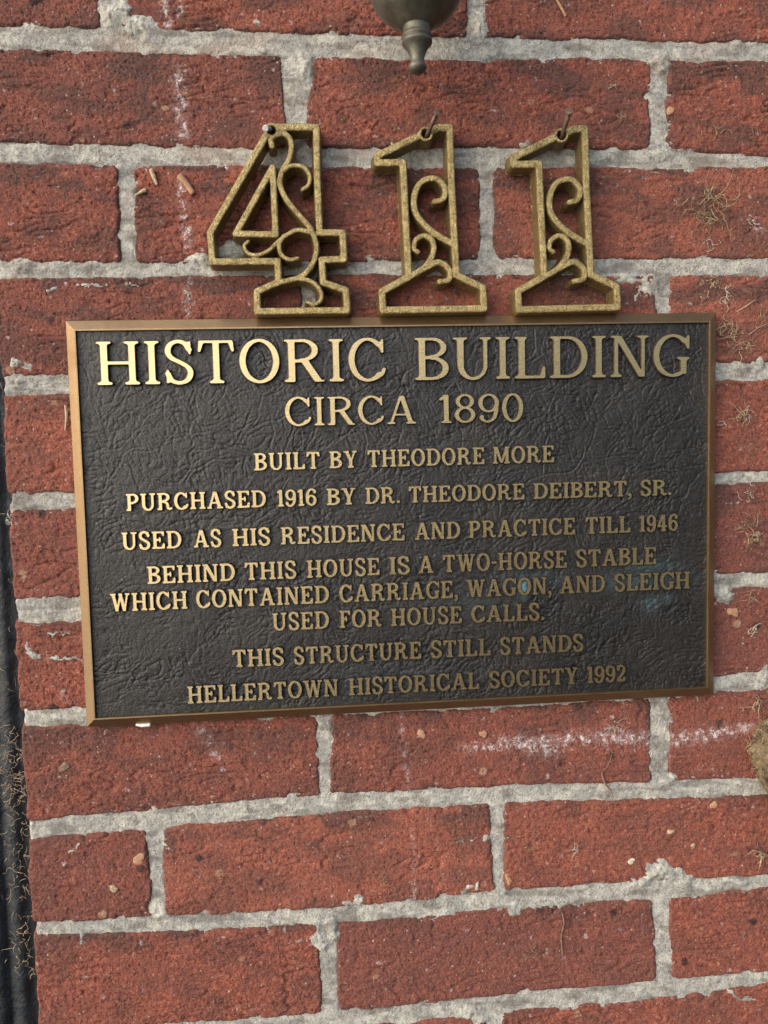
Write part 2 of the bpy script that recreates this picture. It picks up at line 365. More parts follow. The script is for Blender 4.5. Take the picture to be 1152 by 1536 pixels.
def mortar_h(x, y):
    h = -1.15 + 0.40*fbm(x/34., y/34., 3, 21) + 0.20*fbm(x/9., y/9., 3, 31) + 0.16*fbm(x/3.6, y/3.6, 2, 37)
    sm = smear(x, y); h = h + sm*(1+0.25*fbm(x/6., y/6., 2, 39))
    return h, sm

CHALK = [((246, -20), (250, 45), 6, .7), ((268, -20), (270, 20), 5, .6), ((266, 105), (273, 205), 8, .8), ((271, 275), (276, 325), 5, .7), ((280, 345), (280, 365), 7, .9), ((282, 425), (283, 470), 6, .5),
         ((690, 1124), (770, 1116), 6, .6), ((750, 1114), (850, 1113), 8, 1.2), ((850, 1108), (975, 1108), 9, .95),
         ((915, 1100), (935, 1108), 12, .8), ((1015, 1108), (1075, 1100), 9, .95), ((1075, 1100), (1125, 1092), 7, .8), ((795, 1122), (830, 1128), 9, .75), ((600, 1075), (616, 1200), 4, .35), ((618, 1240), (622, 1350), 3, .35),
         ((1125, 330), (1145, 345), 5, .5), ((300, 1095), (330, 1140), 8, .35), ((95, 1040), (100, 1050), 8, .2)]
def chalk(x, y):
    s = np.zeros_like(x)
    for (x0, y0), (x1, y1), wd, am in CHALK:
        vx, vy = x1-x0, y1-y0; L2 = vx*vx+vy*vy
        t = np.clip(((x-x0)*vx+(y-y0)*vy)/L2, 0, 1)
        dd = np.hypot(x-x0-t*vx, y-y0-t*vy) + 2.5*fbm(x/14., y/14., 2, 91)
        s = np.maximum(s, am*np.exp(-(dd/wd)**2))
    return s
SOOT = [(820, 1115, 0, 0, 0)]

wall = thing('brick_wall', 'old red brick wall with rough pale lime mortar behind the plaque and numerals', 'wall', (0, 0, 0))
bricks = []
CH = []
for k in range(len(J)-1):
    hs = H[k]
    for i in range(len(hs)-1):
        CH.append((k, hs[i], hs[i+1]))
bi = 0
QUADS = []
for (k, L, Rr) in CH:
    # left and right edges of this brick as functions of v
    xlt, xlb, xrt, xrb = L[2], L[3], Rr[0], Rr[1]
    ymid = float((bot(k, (xlt+xrt)/2) + top(k+1, (xlt+xrt)/2))/2)
    eg = edge_x(ymid)
    if xrt < eg + 30: continue
    if xlt > 1480: continue
    yt0 = float(bot(k, max(xlt, eg))); yb0 = float(top(k+1, max(xlt, eg)))
    xrt, xrb = min(xrt, 1600), min(xrb, 1600)
    clip = xlt < eg + 12
    if clip: q_ = 2+5*((bi*37) % 10)/10; xlt = edge_x(yt0)-q_; xlb = edge_x(yb0)-q_
    QUADS.append((k, xlt, xlb, xrt, xrb))
    infr = (xlt < 1165) and (yt0 < 1560) and (yb0 > -20)
    step = 1.6 if infr else 4.0
    mg = 8.0
    r = np.random.RandomState(300+bi)
    # bricks that run out of frame are fine inside it and coarse beyond
    xs = np.arange(0, 1+1e-9, 1.0/max(8, int((xrt-xlt+2*mg)/step)))
    if infr and xrt > 1200:
        Lx = xrt-xlt+2*mg; ns = int((1175-xlt)/1.6); f = (1175-xlt)/Lx
        xs = np.concatenate([np.linspace(0, f, ns, endpoint=False), np.linspace(f, 1, int((1-f)*Lx/5)+2)])
    ys = np.linspace(0, 1, max(8, int((yb0-yt0+2*mg)/step)))
    U, V = np.meshgrid(xs, ys)
    Vv = V
    XL = xlt+(xlb-xlt)*Vv; XR = xrt+(xrb-xrt)*Vv
    X = XL - mg + (XR-XL+2*mg)*U
    YT = bot(k, X); YB = top(k+1, X)
    Y = YT - mg + (YB-YT+2*mg)*V
    ox = bi*7.31
    jx = 2.8*fbm(X/42.+ox, Y/42., 3, 41) ; jy = 2.0*fbm(X/38.+ox, Y/38., 3, 47)
    dx = np.minimum(X+jx-XL, XR-X-jx); dy = np.minimum(Y+jy-YT, YB-Y-jy)
    d = edge_d(dx, dy, 8) + 0.8*fbm(X/7., Y/7., 3, 53)
    # surface relief in mm
    rough = 0.75 + 0.5*sstep(-.4, .5, fbm(X/110.+ox, Y/110., 2, 71))
    Xs = X + 6*fbm(X/30., Y/30., 2, 73)
    h = 0.50*fbm(X/75.+ox, Y/50., 3, 1) + rough*(0.30*fbm(Xs/15., Y/8.5, 3, 5) + 0.26*fbm(X/6.5, Y/4.6, 3, 9) + 0.20*perlin(X/2.9, Y/2.6, 10) + 0.14*perlin(X/5., Y/4., 11))
    rid = 1-np.abs(perlin(Xs/60.+ox, Y/17.+0.004*X, 12))*5.0
    msk = sstep(.05, .35, perlin(X/90.+ox, Y/60., 14))
    h -= 1.3*np.clip(rid, 0, 1)**2*msk                       # long creases in the clay
    pit = perlin(X/9.+ox, Y/6., 17); pm = sstep(-.2, .5, perlin(X/70.+ox, Y/60., 18)); h -= 1.1*sstep(.56, .85, pit)*pm
    h -= .9*sstep(.30, .75, perlin(X/4.4+ox, Y/3.6, 20))*(.45+.55*(1-pm))   # pits
    h -= 0.8*sstep(.5, .75, perlin(X/22.+ox, Y/16., 19))
    h += r.uniform(-.35, .35) + r.uniform(-.4, .4)*(V-.5) + r.uniform(-.4, .4)*(U-.5)
    rd = 4.0
    h -= 0.10*np.clip(rd-d, 0, 14)**2
    h = np.maximum(h, -9.0)
    # chipped arrises
    ch = sstep(.25, .6, perlin(X/26.+ox, Y/26., 23))*sstep(12, 2, d); h -= 1.3*ch
    Pw = P(X, Y, 0.0); Pw[..., 1] -= h*0.001
    # skirt: the outermost ring runs back into the wall so the brick has body
    for sl_ in ((0, slice(None)), (-1, slice(None)), (slice(None), 0), (slice(None), -1)): Pw[sl_ + (1,)] = 0.045
    ck = chalk(X, Y)*(0.55+0.6*sstep(-.3, .4, fbm(X/8., Y/8., 3, 95)))
    ck = np.maximum(ck, 0.40*sstep(.58, .8, perlin(X/12.+ox, Y/10., 97)))
    topd = np.clip(Y-YT, 0, 200); soot = 1.0*sstep(-.25, .40, fbm(X/95.+ox, Y/42., 4, 101))*(0.6+0.6*np.exp(-(topd/32.)**2))
    soot = soot*(1.15 if ymid < 640 else r.uniform(.25, .9)) + (.06 if ymid < 500 else 0) + 0.3*sstep(10, 1, d)
    tone = np.full_like(X, r.uniform(0, 1)) if infr else np.full_like(X, .4)
    A = np.stack([np.clip(soot, 0, 1), np.clip(ck, 0, 1), tone, np.ones_like(X)], -1)
    c = P((xlt+xrt)/2, ymid, 0)
    me = mesh_np('brick', (Pw - c).reshape(-1, 3), grid_faces(len(xs), len(ys)), True, {'wear': A.reshape(-1, 4)})
    obj('brick', me, wall, tuple(c), M_BRICK); bi += 1

def mortar_mesh():
    gx = np.arange(-60, 1600, 1.7); gx = np.concatenate([gx[gx < 1175], np.arange(1175, 1605, 5.)])
    gy = np.concatenate([np.arange(-330, -15, 5.), np.arange(-15, 1552, 1.7), np.arange(1552, 1850, 5.)])
    X, Y = np.meshgrid(gx, gy)
    din = np.full(X.shape, -50.0)
    for (k, xlt, xlb, xrt, xrb) in QUADS:
        yt = bot(k, gx); yb = top(k+1, gx)
        c0, c1 = np.searchsorted(gx, [min(xlt, xlb)-20, max(xrt, xrb)+20])
        r0, r1 = np.searchsorted(gy, [yt[c0:c1].min()-20, yb[c0:c1].max()+20])
        if c1 <= c0 or r1 <= r0: continue
        x = X[r0:r1, c0:c1]; y = Y[r0:r1, c0:c1]
        v = np.clip((y-yt[None, c0:c1])/(yb-yt)[None, c0:c1], 0, 1)
        dd = np.minimum(np.minimum(x-(xlt+(xlb-xlt)*v), (xrt+(xrb-xrt)*v)-x), np.minimum(y-yt[None, c0:c1], yb[None, c0:c1]-y))
        din[r0:r1, c0:c1] = np.maximum(din[r0:r1, c0:c1], dd)
    h, sm = mortar_h(X, Y)
    ex = X - edge_x(Y) + 4*fbm(Y/30., X*0+.3, 3, 83)
    h = h - 0.08*np.clip(2-ex, 0, 12)**2
    h = h - 0.7*sstep(-2.5, 1.0, din)*sstep(-.1, .4, perlin(X/40., Y/25., 85))*(sm < .5)
    # behind the bricks the mortar drops away
    h = h - 1.6*sstep(6, 12, din)*(sm < .5)
    keep = ((din < 12) | (sm > 0.6)) & (ex > -8)
    joint = sstep(4, -3, din)
    light = sstep(.05, .45, fbm(X/28., Y/22., 3, 111))*0.7
    head = 0*X
    light = np.clip(light + 0.9*sstep(.9, 2.2, sm)*sstep(-.2, .3, fbm(X/12., Y/12., 2, 113)), 0, 1)
    soot = 0.8*sstep(.1, .6, fbm(X/60., Y/18., 4, 115)); tan = sstep(-.1, .6, fbm(X/140., Y/60., 2, 117))*sstep(500, 150, Y)
    A = np.stack([soot, light, tan, np.ones_like(X)], -1)
    Pw = P(X, Y, 0.0); Pw[..., 1] -= h*0.001
    fc = grid_faces(len(gx), len(gy)); kf = keep.ravel()[fc].all(1); fc = fc[kf]
    used = np.zeros(X.size, bool); used[fc.ravel()] = True
    mp = np.cumsum(used)-1
    return mesh_np('mortar', Pw.reshape(-1, 3)[used], mp[fc], True, {'wear': A.reshape(-1, 4)[used]})
obj('mortar', mortar_mesh(), wall, mat=M_MORTAR)
# solid core behind the joints
def slab(name, x0, x1, y0, y1, d0, d1, parent, mat, loc=None):
    V = [P(x, y, dd) for dd in (d0, d1) for (x, y) in ((x0, y0), (x1, y0), (x1, y1), (x0, y1))]
    c = np.mean(V, 0)
    me = mesh_py(name, [v-c for v in V], [(0, 1, 2, 3), (7, 6, 5, 4), (0, 4, 5, 1), (1, 5, 6, 2), (2, 6, 7, 3), (3, 7, 4, 0)])
    return obj(name, me, parent, tuple(c), mat)
def core():
    V = [P(x, y, dd) for dd in (-0.02, -0.11) for (x, y) in ((edge_x(-330)+10, -330), (1600, -330), (1600, 1850), (edge_x(1850)+10, 1850))]
    me = mesh_py('wall_core', V, [(0, 1, 2, 3), (7, 6, 5, 4), (0, 4, 5, 1), (1, 5, 6, 2), (2, 6, 7, 3), (3, 7, 4, 0)])
    obj('wall_core', me, wall, mat=M_MORTAR)
core()

# ------------------------------------------------------------------ black frame at the left edge
def door_frame():
    t = thing('door_frame', 'black painted door frame with shallow grooves along the left edge of the bricks', 'door frame', tuple(P(-60, 900, -0.012)))
    o = np.array(t.location)
    prof = [(-330, -.045), (-330, -.006), (-120, -.006), (-112, -.013), (-104, -.013), (-96, -.005), (-60, -.005), (-50, -.0055), (-44, -.0075), (-38, -.0078), (-32, -.0065), (-24, -.006), (-16, -.0068), (-10, -.0085), (-4, -.0085), (30, -.012), (34, -.045)]
    ys = np.arange(-330, 1851, 6.0); V = []
    for y in ys:
        for j, (px, dp) in enumerate(prof):
            x = edge_x(y) + px
            nz = 0.0007*fbm(np.array([px/22.+.2]), np.array([y/30.]), 3, 5)[0] if -.04 < dp else 0
            V.append(P(x, y, dp+nz))
    V = np.array(V)-o
    me = mesh_np('jamb', V, grid_faces(len(prof), len(ys)), True)
    obj('jamb', me, t, mat=M_BLACK)
door_frame()

# ------------------------------------------------------------------ outline casting: raster union -> contour -> bevelled solid
def contours(Mk, x0, y0, st):
    """marching squares at 0.5 on Mk (rows = y); returns loops of (x, y)"""
    ins = Mk > 0.5
    a = ins[:-1, :-1]; b = ins[:-1, 1:]; c = ins[1:, 1:]; d = ins[1:, :-1]
    code = a*1 + b*2 + c*4 + d*8
    T = {1: [(0, 3)], 2: [(1, 0)], 3: [(1, 3)], 4: [(2, 1)], 6: [(2, 0)], 7: [(2, 3)], 8: [(3, 2)], 9: [(0, 2)], 11: [(1, 2)],
         12: [(3, 1)], 13: [(0, 1)], 14: [(3, 0)], 5: [(0, 3), (2, 1)], 10: [(1, 0), (3, 2)]}
    nxt = {}; pos = {}
    def key(e, i, j):
        return [(0, i, j), (1, i, j+1), (0, i+1, j), (1, i, j)][e]
    for i, j in zip(*np.nonzero((code > 0) & (code < 15))):
        for s, e in T[int(code[i, j])]:
            ks, ke = key(s, i, j), key(e, i, j); nxt[ks] = ke
            for kk in (ks, ke):
                if kk not in pos:
                    o, ii, jj = kk; v0 = Mk[ii, jj]
                    if o == 0: v1 = Mk[ii, jj+1]; tt = (0.5-v0)/(v1-v0); pos[kk] = (x0+(jj+tt)*st, y0+ii*st)
                    else: v1 = Mk[ii+1, jj]; tt = (0.5-v0)/(v1-v0); pos[kk] = (x0+jj*st, y0+(ii+tt)*st)
    loops = []
    while nxt:
        k0 = next(iter(nxt)); k = k0; lp = []
        while k in nxt: lp.append(pos[k]); k = nxt.pop(k)
        if len(lp) > 8: loops.append(np.array(lp))
    return loops
def rdp(p, eps):
    keep = np.zeros(len(p), bool); keep[0] = keep[-1] = True; st = [(0, len(p)-1)]
    while st:
        a, b = st.pop()
        if b-a < 2: continue
        v = p[b]-p[a]; L = np.hypot(*v); q = p[a+1:b]-p[a]
        dd = np.abs(q[:, 0]*v[1]-q[:, 1]*v[0])/L if L > 1e-9 else np.hypot(q[:, 0], q[:, 1])
        i = int(dd.argmax())
        if dd[i] > eps: m = a+1+i; keep[m] = True; st += [(a, m), (m, b)]
    return p[keep]
def simplify(lp, eps):
    h = len(lp)//2; a = rdp(lp[:h+1], eps); b = rdp(np.vstack([lp[h:], lp[:1]]), eps)
    return np.vstack([a[:-1], b[:-1]])
def gblur(Mk, s):
    r = int(3*s)+1; k = np.exp(-np.arange(-r, r+1)**2/(2*s*s)); k /= k.sum()
    Mk = np.apply_along_axis(lambda v: np.convolve(v, k, 'same'), 0, Mk)
    return np.apply_along_axis(lambda v: np.convolve(v, k, 'same'), 1, Mk)
def cast(name, loops, depth, bevel, res=2):
    """solid with outline `loops` in the x/z plane, front face at local y = -depth, back at y = 0"""
    cu = bpy.data.curves.new(name, 'CURVE'); cu.dimensions = '2D'; cu.fill_mode = 'BOTH'
    for lp in loops:
        sp = cu.splines.new('POLY'); sp.points.add(len(lp)-1)
        sp.points.foreach_set('co', np.c_[lp, np.zeros(len(lp)), np.ones(len(lp))].ravel()); sp.use_cyclic_u = True
    cu.bevel_depth = bevel; cu.bevel_resolution = res; cu.offset = 0
    cu.extrude = depth/2 - bevel
    o = bpy.data.objects.new(name, cu); C.objects.link(o)
    me = bpy.data.meshes.new_from_object(o.evaluated_get(bpy.context.evaluated_depsgraph_get()))
    bpy.data.objects.remove(o); bpy.data.curves.remove(cu); me.name = name
    co = np.empty(len(me.vertices)*3, np.float32); me.vertices.foreach_get('co', co); co = co.reshape(-1, 3)
    out = np.stack([co[:, 0], -(co[:, 2]+depth/2), co[:, 1]], -1)
    me.vertices.foreach_set('co', out.ravel()); me.update()
    return me

# ------------------------------------------------------------------ letter shapes (cap height 1)
GS = 1/110.0
class Glyph:
    def __init__(s, st, th, sf, sl, W):
        s.st, s.th, s.sf, s.sl, s.W = st, th, sf, sl, W
        s.xs = np.arange(-.25, W+.3, GS); s.ys = np.arange(-.3, 1.2, GS)
        s.X, s.Y = np.meshgrid(s.xs, s.ys); s.M = np.zeros(s.X.shape, bool)
    def box(s, x0, y0, x1, y1): s.M |= (s.X >= x0) & (s.X <= x1) & (s.Y >= y0) & (s.Y <= y1)
    def poly(s, pts, cut=False):
        m = np.zeros(s.X.shape, bool); n = len(pts)
        for i in range(n):
            (xa, ya), (xb, yb) = pts[i], pts[(i+1) % n]
            if ya == yb: continue
            c = ((ya > s.Y) != (yb > s.Y)) & (s.X < (xb-xa)*(s.Y-ya)/(yb-ya)+xa); m ^= c
        if cut: s.M &= ~m
        else: s.M |= m
    def diag(s, x0, y0, x1, y1, w): s.poly([(x0-w/2, y0), (x0+w/2, y0), (x1+w/2, y1), (x1-w/2, y1)])
    def pen(s, pts, rx=None, ry=None, n=70):
        """elliptical nib along a Catmull-Rom path: thick where it runs upright, thin where level"""
        rx = s.st/2 if rx is None else rx; ry = s.th/2 if ry is None else ry
        p = np.array(pts, float); p = np.vstack([2*p[0]-p[1], p, 2*p[-1]-p[-2]])
        for i in range(1, len(p)-2):
            for t in np.linspace(0, 1, max(6, n//(len(p)-3)*1)):
                q = .5*((2*p[i])+(-p[i-1]+p[i+1])*t+(2*p[i-1]-5*p[i]+4*p[i+1]-p[i+2])*t*t+(-p[i-1]+3*p[i]-3*p[i+1]+p[i+2])*t**3)
                s.M |= ((s.X-q[0])/rx)**2+((s.Y-q[1])/ry)**2 <= 1
    def arc(s, cx, cy, rx, ry, a0, a1, prx=None, pry=None):
        prx = s.st/2 if prx is None else prx; pry = s.th/2 if pry is None else pry
        for a in np.radians(np.linspace(a0, a1, int(abs(a1-a0)/2.2)+4)):
            s.M |= ((s.X-cx-(rx-prx)*math.cos(a))/prx)**2+((s.Y-cy-(ry-pry)*math.sin(a))/pry)**2 <= 1
    def serif(s, cx, y, up, l=None, r=None, w=None):
        """slab serif centred on a stem at cx; up=+1 at the foot, -1 at the head"""
        w = s.st if w is None else w; l = s.sl if l is None else l; r = s.sl if r is None else r
        y0, y1 = sorted((y, y+up*s.sf)); s.box(cx-w/2-l, y0, cx+w/2+r, y1); b = s.sl*0.55
        for sg, ln in ((-1, l), (1, r)):
            if ln > 0: s.poly([(cx+sg*w/2, y+up*s.sf), (cx+sg*(w/2+b*.8), y+up*s.sf), (cx+sg*w/2, y+up*(s.sf+b*.9))])
    def stem(s, cx, y0=0., y1=1., w=None, foot=True, head=True, **k):
        w = s.st if w is None else w; s.box(cx-w/2, y0, cx+w/2, y1)
        if foot: s.serif(cx, y0, 1, w=w, **k)
        if head: s.serif(cx, y1, -1, w=w, **k)
def glyph(ch, f):
    st, th, sf, sl, wd = f['st'], f['th'], f['sf'], f['sl'], f['wd'] ; h = st/2; e = sl+h
    Wd = dict(A=.86, B=.70, C=.74, D=.80, E=.68, F=.64, G=.80, H=.84, I=.36, L=.64, M=1.0, N=.86, O=.80, P=.68, R=.78, S=.58, T=.72, U=.82, W=1.12, Y=.80)
    Wd.update({'0': .60, '1': .38, '2': .56, '4': .62, '6': .58, '8': .58, '9': .58, '.': .16, ',': .18, '-': .34})
    W = Wd[ch]*wd if ch not in 'I' else max(Wd[ch]*wd, 2*e)
    if ch == '1': W = max(W, 2*e*.95)
    g = Glyph(st, th, sf, sl, W); x = e; xr = W-e
    tk = .17 if f['slab'] else .15                      # serif ticks on arms
    if ch == 'I': g.stem(W/2)
    elif ch == 'H': g.stem(x); g.stem(xr); g.box(x, .5-th/2, xr, .5+th/2)
    elif ch in 'EFL':
        g.stem(x, r=sl*.6)
        if ch in 'EL':
            g.box(x, 0, W, th); g.poly([(W, 0), (W+.01, tk+.13), (W-th*.7, tk+.13), (W-th*1.6, th)])
        if ch in 'EF':
            g.box(x, 1-th, W-.03, 1); g.poly([(W-.02, 1), (W-.02, 1-tk-.10), (W-.02-th*.7, 1-tk-.10), (W-th*1.6, 1-th)])
            g.box(x, .51-th/2, W-.2, .51+th/2); g.box(W-.22-th*.7, .51-tk*.85, W-.22, .51+tk*.85)
    elif ch == 'T':
        g.stem(W/2, head=False); g.box(0.02, 1-th, W-.02, 1)
        for sg, xx in ((1, 0.0), (-1, W)): g.poly([(xx+sg*.02, 1), (xx, 1-tk-.12), (xx+sg*th*.7, 1-tk-.12), (xx+sg*th*1.7, 1-th)])
    elif ch == 'O': g.arc(W/2, .5, W/2, .52, 0, 360)
    elif ch == '0': g.arc(W/2, .5, W/2, .51, 0, 360, h*.92)
    elif ch in 'CG':
        g.arc(W*.53, .5, W*.53, .52, 42, 318 if ch == 'C' else 300)
        xx = W-.02
        g.poly([(xx, 1.0), (xx, .66), (xx-th*.6, .66), (xx-.11, .84), (xx-.10, .90), (xx-.05, .93), (xx-th*.5, 1.0)])
        if ch == 'C':
            g.pen([(W*.78, .07), (W*.92, .15), (W-.01, .27)], th*.55, th*.55)
        else:
            xs_ = W-e*.95; g.box(xs_-h, .05, xs_+h, .42); g.serif(xs_, .46, -1, r=sl*.8); g.pen([(W*.6, .03), (xs_-h, .07), (xs_, .16)], h*.8, th*.6)
    elif ch == 'S':
        g.pen([(W*.86, .78), (W*.72, .93), (W*.48, .985), (W*.22, .92), (W*.12, .75), (W*.24, .60), (W*.52, .50), (W*.80, .38), (W*.885, .23), (W*.76, .07), (W*.48, .015), (W*.22, .08), (W*.1, .24)], h*.9, th*.62, 160)
        for i in range(2):
            q = [(W-.05, 1.0), (W-.05, .68), (W-.05-th*.6, .68), (W-.12, .86), (W-.12, .96)]
            if i: q = [(W-a-.01, 1-b) for a, b in q]
            g.poly(q)
    elif ch in 'BPRD':
        g.stem(x, r=0)
        if ch == 'D': g.box(x, 1-th, W*.5, 1); g.box(x, 0, W*.5, th); g.arc(W*.46, .5, W*.54, .5, -90, 90)
        if ch == 'B':
            g.box(x, 1-th, W*.55, 1); g.box(x, 0, W*.55, th); g.box(x, .53-th/2, W*.55, .53+th/2)
            g.arc(W*.50, .765-th*.05, W*.44, .235+th*.05, -90, 90, h*.95); g.arc(W*.52, .265+th*.08, W*.48, .265+th*.08, -90, 90)
        if ch == 'P': g.box(x, 1-th, W*.55, 1); g.box(x, .45-th/2, W*.55, .45+th/2); g.arc(W*.52, .72, W*.48, .28+th*.1, -90, 90)
        if ch == 'R':
            g.box(x, 1-th, W*.5, 1); g.box(x, .49-th/2, W*.5, .49+th/2); g.arc(W*.45, .745, W*.43, .255+th*.1, -90, 90)
            if f['slab']:
                g.pen([(W*.45, .47), (W*.66, .40), (W*.72, .26), (W*.745, .10), (W*.86, .035), (W*.97, .09)], h*.82, th*.5, 90)
            else:
                g.poly([(W*.42, .50), (W*.62, .50), (W*.96, .03), (W*1.04, .03), (W*1.04, 0), (W*.78, 0)])
    elif ch == 'U':
        yb = .34; g.serif(x, 1, -1); g.serif(xr, 1, -1, w=th*1.1 if not f['slab'] else None)
        g.box(x-h, yb, x+h, 1); wr = st*.75 if f['slab'] else st*.62; g.box(xr-wr/2, yb, xr+wr/2, 1)
        g.arc(W/2, yb, (xr-x)/2+h, yb+.02, 180, 290, h); g.arc(W/2, yb, (xr-x)/2+wr/2, yb+.02, 270, 360, wr/2)
    elif ch == 'A':
        g.diag(e*.75, 0, W*.47, 1, th*1.1); g.diag(W-e*1.02, 0, W*.50, 1, st*1.12); g.box(W*.24, .30-th*.1, W*.72, .30+th*.8)
        g.serif(e*.75, 0, 1, w=th); g.serif(W-e, 0, 1, w=st)
    elif ch in 'WY':
        if ch == 'Y':
            g.box(W/2-h, 0, W/2+h, .46); g.serif(W/2, 0, 1)
            g.poly([(e-h, 1), (e+h*1.2, 1), (W/2+h, .42), (W/2-h, .42)]); g.poly([(W-e-th*.4, 1), (W-e+th*.6, 1), (W/2+h, .40), (W/2-h*.1, .40)])
            g.serif(e, 1, -1, l=sl*.8, r=sl*.8); g.serif(W-e, 1, -1, w=th, l=sl, r=sl)
        else:
            a, b, c, dd, k = e, W*.33, W*.53, W*.70, W-e*.9
            g.diag(b, 0, a, 1, st*1.02); g.diag(b, 0, c, 1, th*.95); g.diag(dd, 0, c-st*.15, 1, st*1.02); g.diag(dd, 0, k, 1, th*.95)
            g.serif(a, 1, -1); g.serif(k, 1, -1, w=th, l=sl, r=sl*.9); g.serif(c-.02, 1, -1, w=th, l=sl*.7, r=sl*.7)
    elif ch == 'N':
        wl = th*1.15; xl = e*.95; xq = W-e*.95
        g.box(xl-wl/2, 0, xl+wl/2, 1); g.serif(xl, 0, 1, w=wl); g.box(xq-wl/2, 0, xq+wl/2, 1); g.serif(xq, 1, -1, w=wl)
        g.poly([(xl-wl/2, 1), (xl+st*.85, 1), (xq+wl/2, 0), (xq-st*.75, 0)]); g.box(xl-wl/2-sl*.9, 1-sf, xl+wl, 1)
    elif ch == 'M':
        wl = th*1.1; xl = e*.9; xq = W-e
        g.box(xl-wl/2, 0, xl+wl/2, 1); g.serif(xl, 0, 1, w=wl); g.stem(xq, head=False); g.box(xq-h, 1-sf, xq+h+sl, 1); g.box(xl-wl/2-sl*.8, 1-sf, xl+wl, 1)
        g.poly([(xl-wl/2, 1), (xl+st*.8, 1), (W/2+st*.35, .05), (W/2-st*.35, .05)]); g.poly([(xq+h, 1), (xq-h*.8, 1), (W/2-th*.2, .05), (W/2+th*.7, .05)])
    elif ch == '1':
        g.stem(W/2+.01, head=False); g.poly([(W/2+.01+h, 1), (W/2-h+.01, 1), (W*.02, .86), (W*.02, .79), (W/2-h+.02, .84)])
    elif ch == '8':
        g.arc(W/2, .755, W*.44, .255, 0, 360, h*.85, th*.5); g.arc(W/2, .27, W*.5, .28, 0, 360, h*.92, th*.5)
    elif ch in '69':
        q = [(W*.88, .84), (W*.74, .95), (W*.52, .985), (W*.26, .88), (W*.13, .64), (W*.11, .42)]
        fl = ch == '9'
        if fl: q = [(W-a, 1-b) for a, b in q]
        g.pen(q, h*.85, th*.5, 100); cy = .32 if not fl else .68
        g.arc(W/2, cy, W/2, .33, 0, 360, h*.9, th*.5)
        bx, by = (W*.84, .80) if not fl else (W*.16, .20); g.M |= ((g.X-bx)/(h*.85))**2+((g.Y-by)/(h*.85))**2 <= 1
    elif ch == '2':
        g.pen([(W*.17, .74), (W*.28, .92), (W*.52, .975), (W*.78, .88), (W*.84, .70), (W*.70, .48), (W*.42, .28), (W*.16, .10)], h*.85, th*.5, 120)
        g.M |= ((g.X-W*.19)/(h*.9))**2+((g.Y-.74)/(h*.9))**2 <= 1
        g.box(W*.06, 0, W*.94, max(th, .13)); g.poly([(W*.94, 0), (W, .28), (W-th*.6, .28), (W-th*1.5, .1)])
    elif ch == '4':
        xx = W*.66; g.box(xx-h, 0, xx+h, 1); g.serif(xx, 0, 1, l=sl*.8, r=sl*.6); g.box(W*.02, .25, W, .25+th); g.poly([(xx-h, 1), (xx+h*.2, 1), (W*.02+th, .25), (W*.02, .25), (W*.02, .25+th*.6)])
    elif ch in '.,':
        r = h*1.08; g.M |= (g.X-W/2)**2+(g.Y-r*.95)**2 <= r*r
        if ch == ',': g.pen([(W/2+r*.6, r*.8), (W/2+r*.5, -.06), (W/2-r*.5, -.19)], r*.45, r*.35, 30)
    elif ch == '-': g.box(.02, .40, W-.02, .40+max(th, .12))
    sg = 1.9 if f['slab'] else 1.6
    Mk = gblur(g.M.astype(float), sg)
    lp = [simplify(l, GS*.22) for l in contours(Mk, g.xs[0], g.ys[0], GS)]
    allp = np.vstack(lp); x0, x1 = allp[:, 0].min(), allp[:, 0].max()
    return [l-np.array([x0, 0]) for l in lp], x1-x0
FT = {'title': dict(st=.120, th=.062, sf=.050, sl=.085, wd=1.0, slab=False),
      'body': dict(st=.165, th=.100, sf=.090, sl=.078, wd=1.0, slab=True)}

# ------------------------------------------------------------------ the plaque
DF, DR = 0.0085, 0.0102      # recessed field, ridge of the border
CN = [(97, 480), (1075.5, 468), (1071.5, 1043), (129, 1092)]
Q = np.array([P(x, y, 0.006) for x, y in CN])         # TL TR BR BL at the outer edge
pc = Q.mean(0); pc[1] = 0
plaque = thing('plaque', 'dark bronze plaque with raised gold lettering headed HISTORIC BUILDING CIRCA 1890', 'plaque', (pc[0], -0.002, pc[2]))
po = np.array(plaque.location)
ux = ((Q[1]-Q[0])+(Q[2]-Q[3])); ux[1] = 0; ux /= np.linalg.norm(ux); uz = ((Q[0]-Q[3])+(Q[1]-Q[2])); uz[1] = 0; uz /= np.linalg.norm(uz)
print('plaque mm', [round(float(np.linalg.norm(Q[i]-Q[(i+1) % 4]))*1000, 1) for i in range(4)], 'dot', float(ux@uz), 'rot', math.degrees(math.atan2(ux[2], ux[0])))
def ring(inset, depth):
    cs = []
    for i, (sx, sz) in enumerate(((1, -1), (-1, -1), (-1, 1), (1, 1))):
        p = Q[i] + ux*inset*sx + uz*inset*sz; p[1] = -depth; cs.append(p-po)
    return cs
prof = [(0.0002, 0.0006), (0.0002, 0.0050), (0.0006, 0.0060), (0.0056, DR-.0003), (0.0060, DR), (0.0068, DR), (0.0069, DR-.0002), (0.0070, DF-.0008)]
def border():
    V = []; Fc = []
    for ins, dp in prof:
        # many points along each side so the old strip can wander a little
        c = ring(ins, dp)
        for i in range(4):
            a, b = c[i], c[(i+1) % 4]
            for t in np.linspace(0, 1, 40, endpoint=False):
                p = a+(b-a)*t
                V.append(p)
    n = 160
    for r in range(len(prof)-1):
        for i in range(n): Fc.append((r*n+i, (r+1)*n+i, (r+1)*n+(i+1) % n, r*n+(i+1) % n))
    me = mesh_py('border', V, Fc); me.flip_normals(); obj('border', me, plaque, mat=M_BORDER)
border()
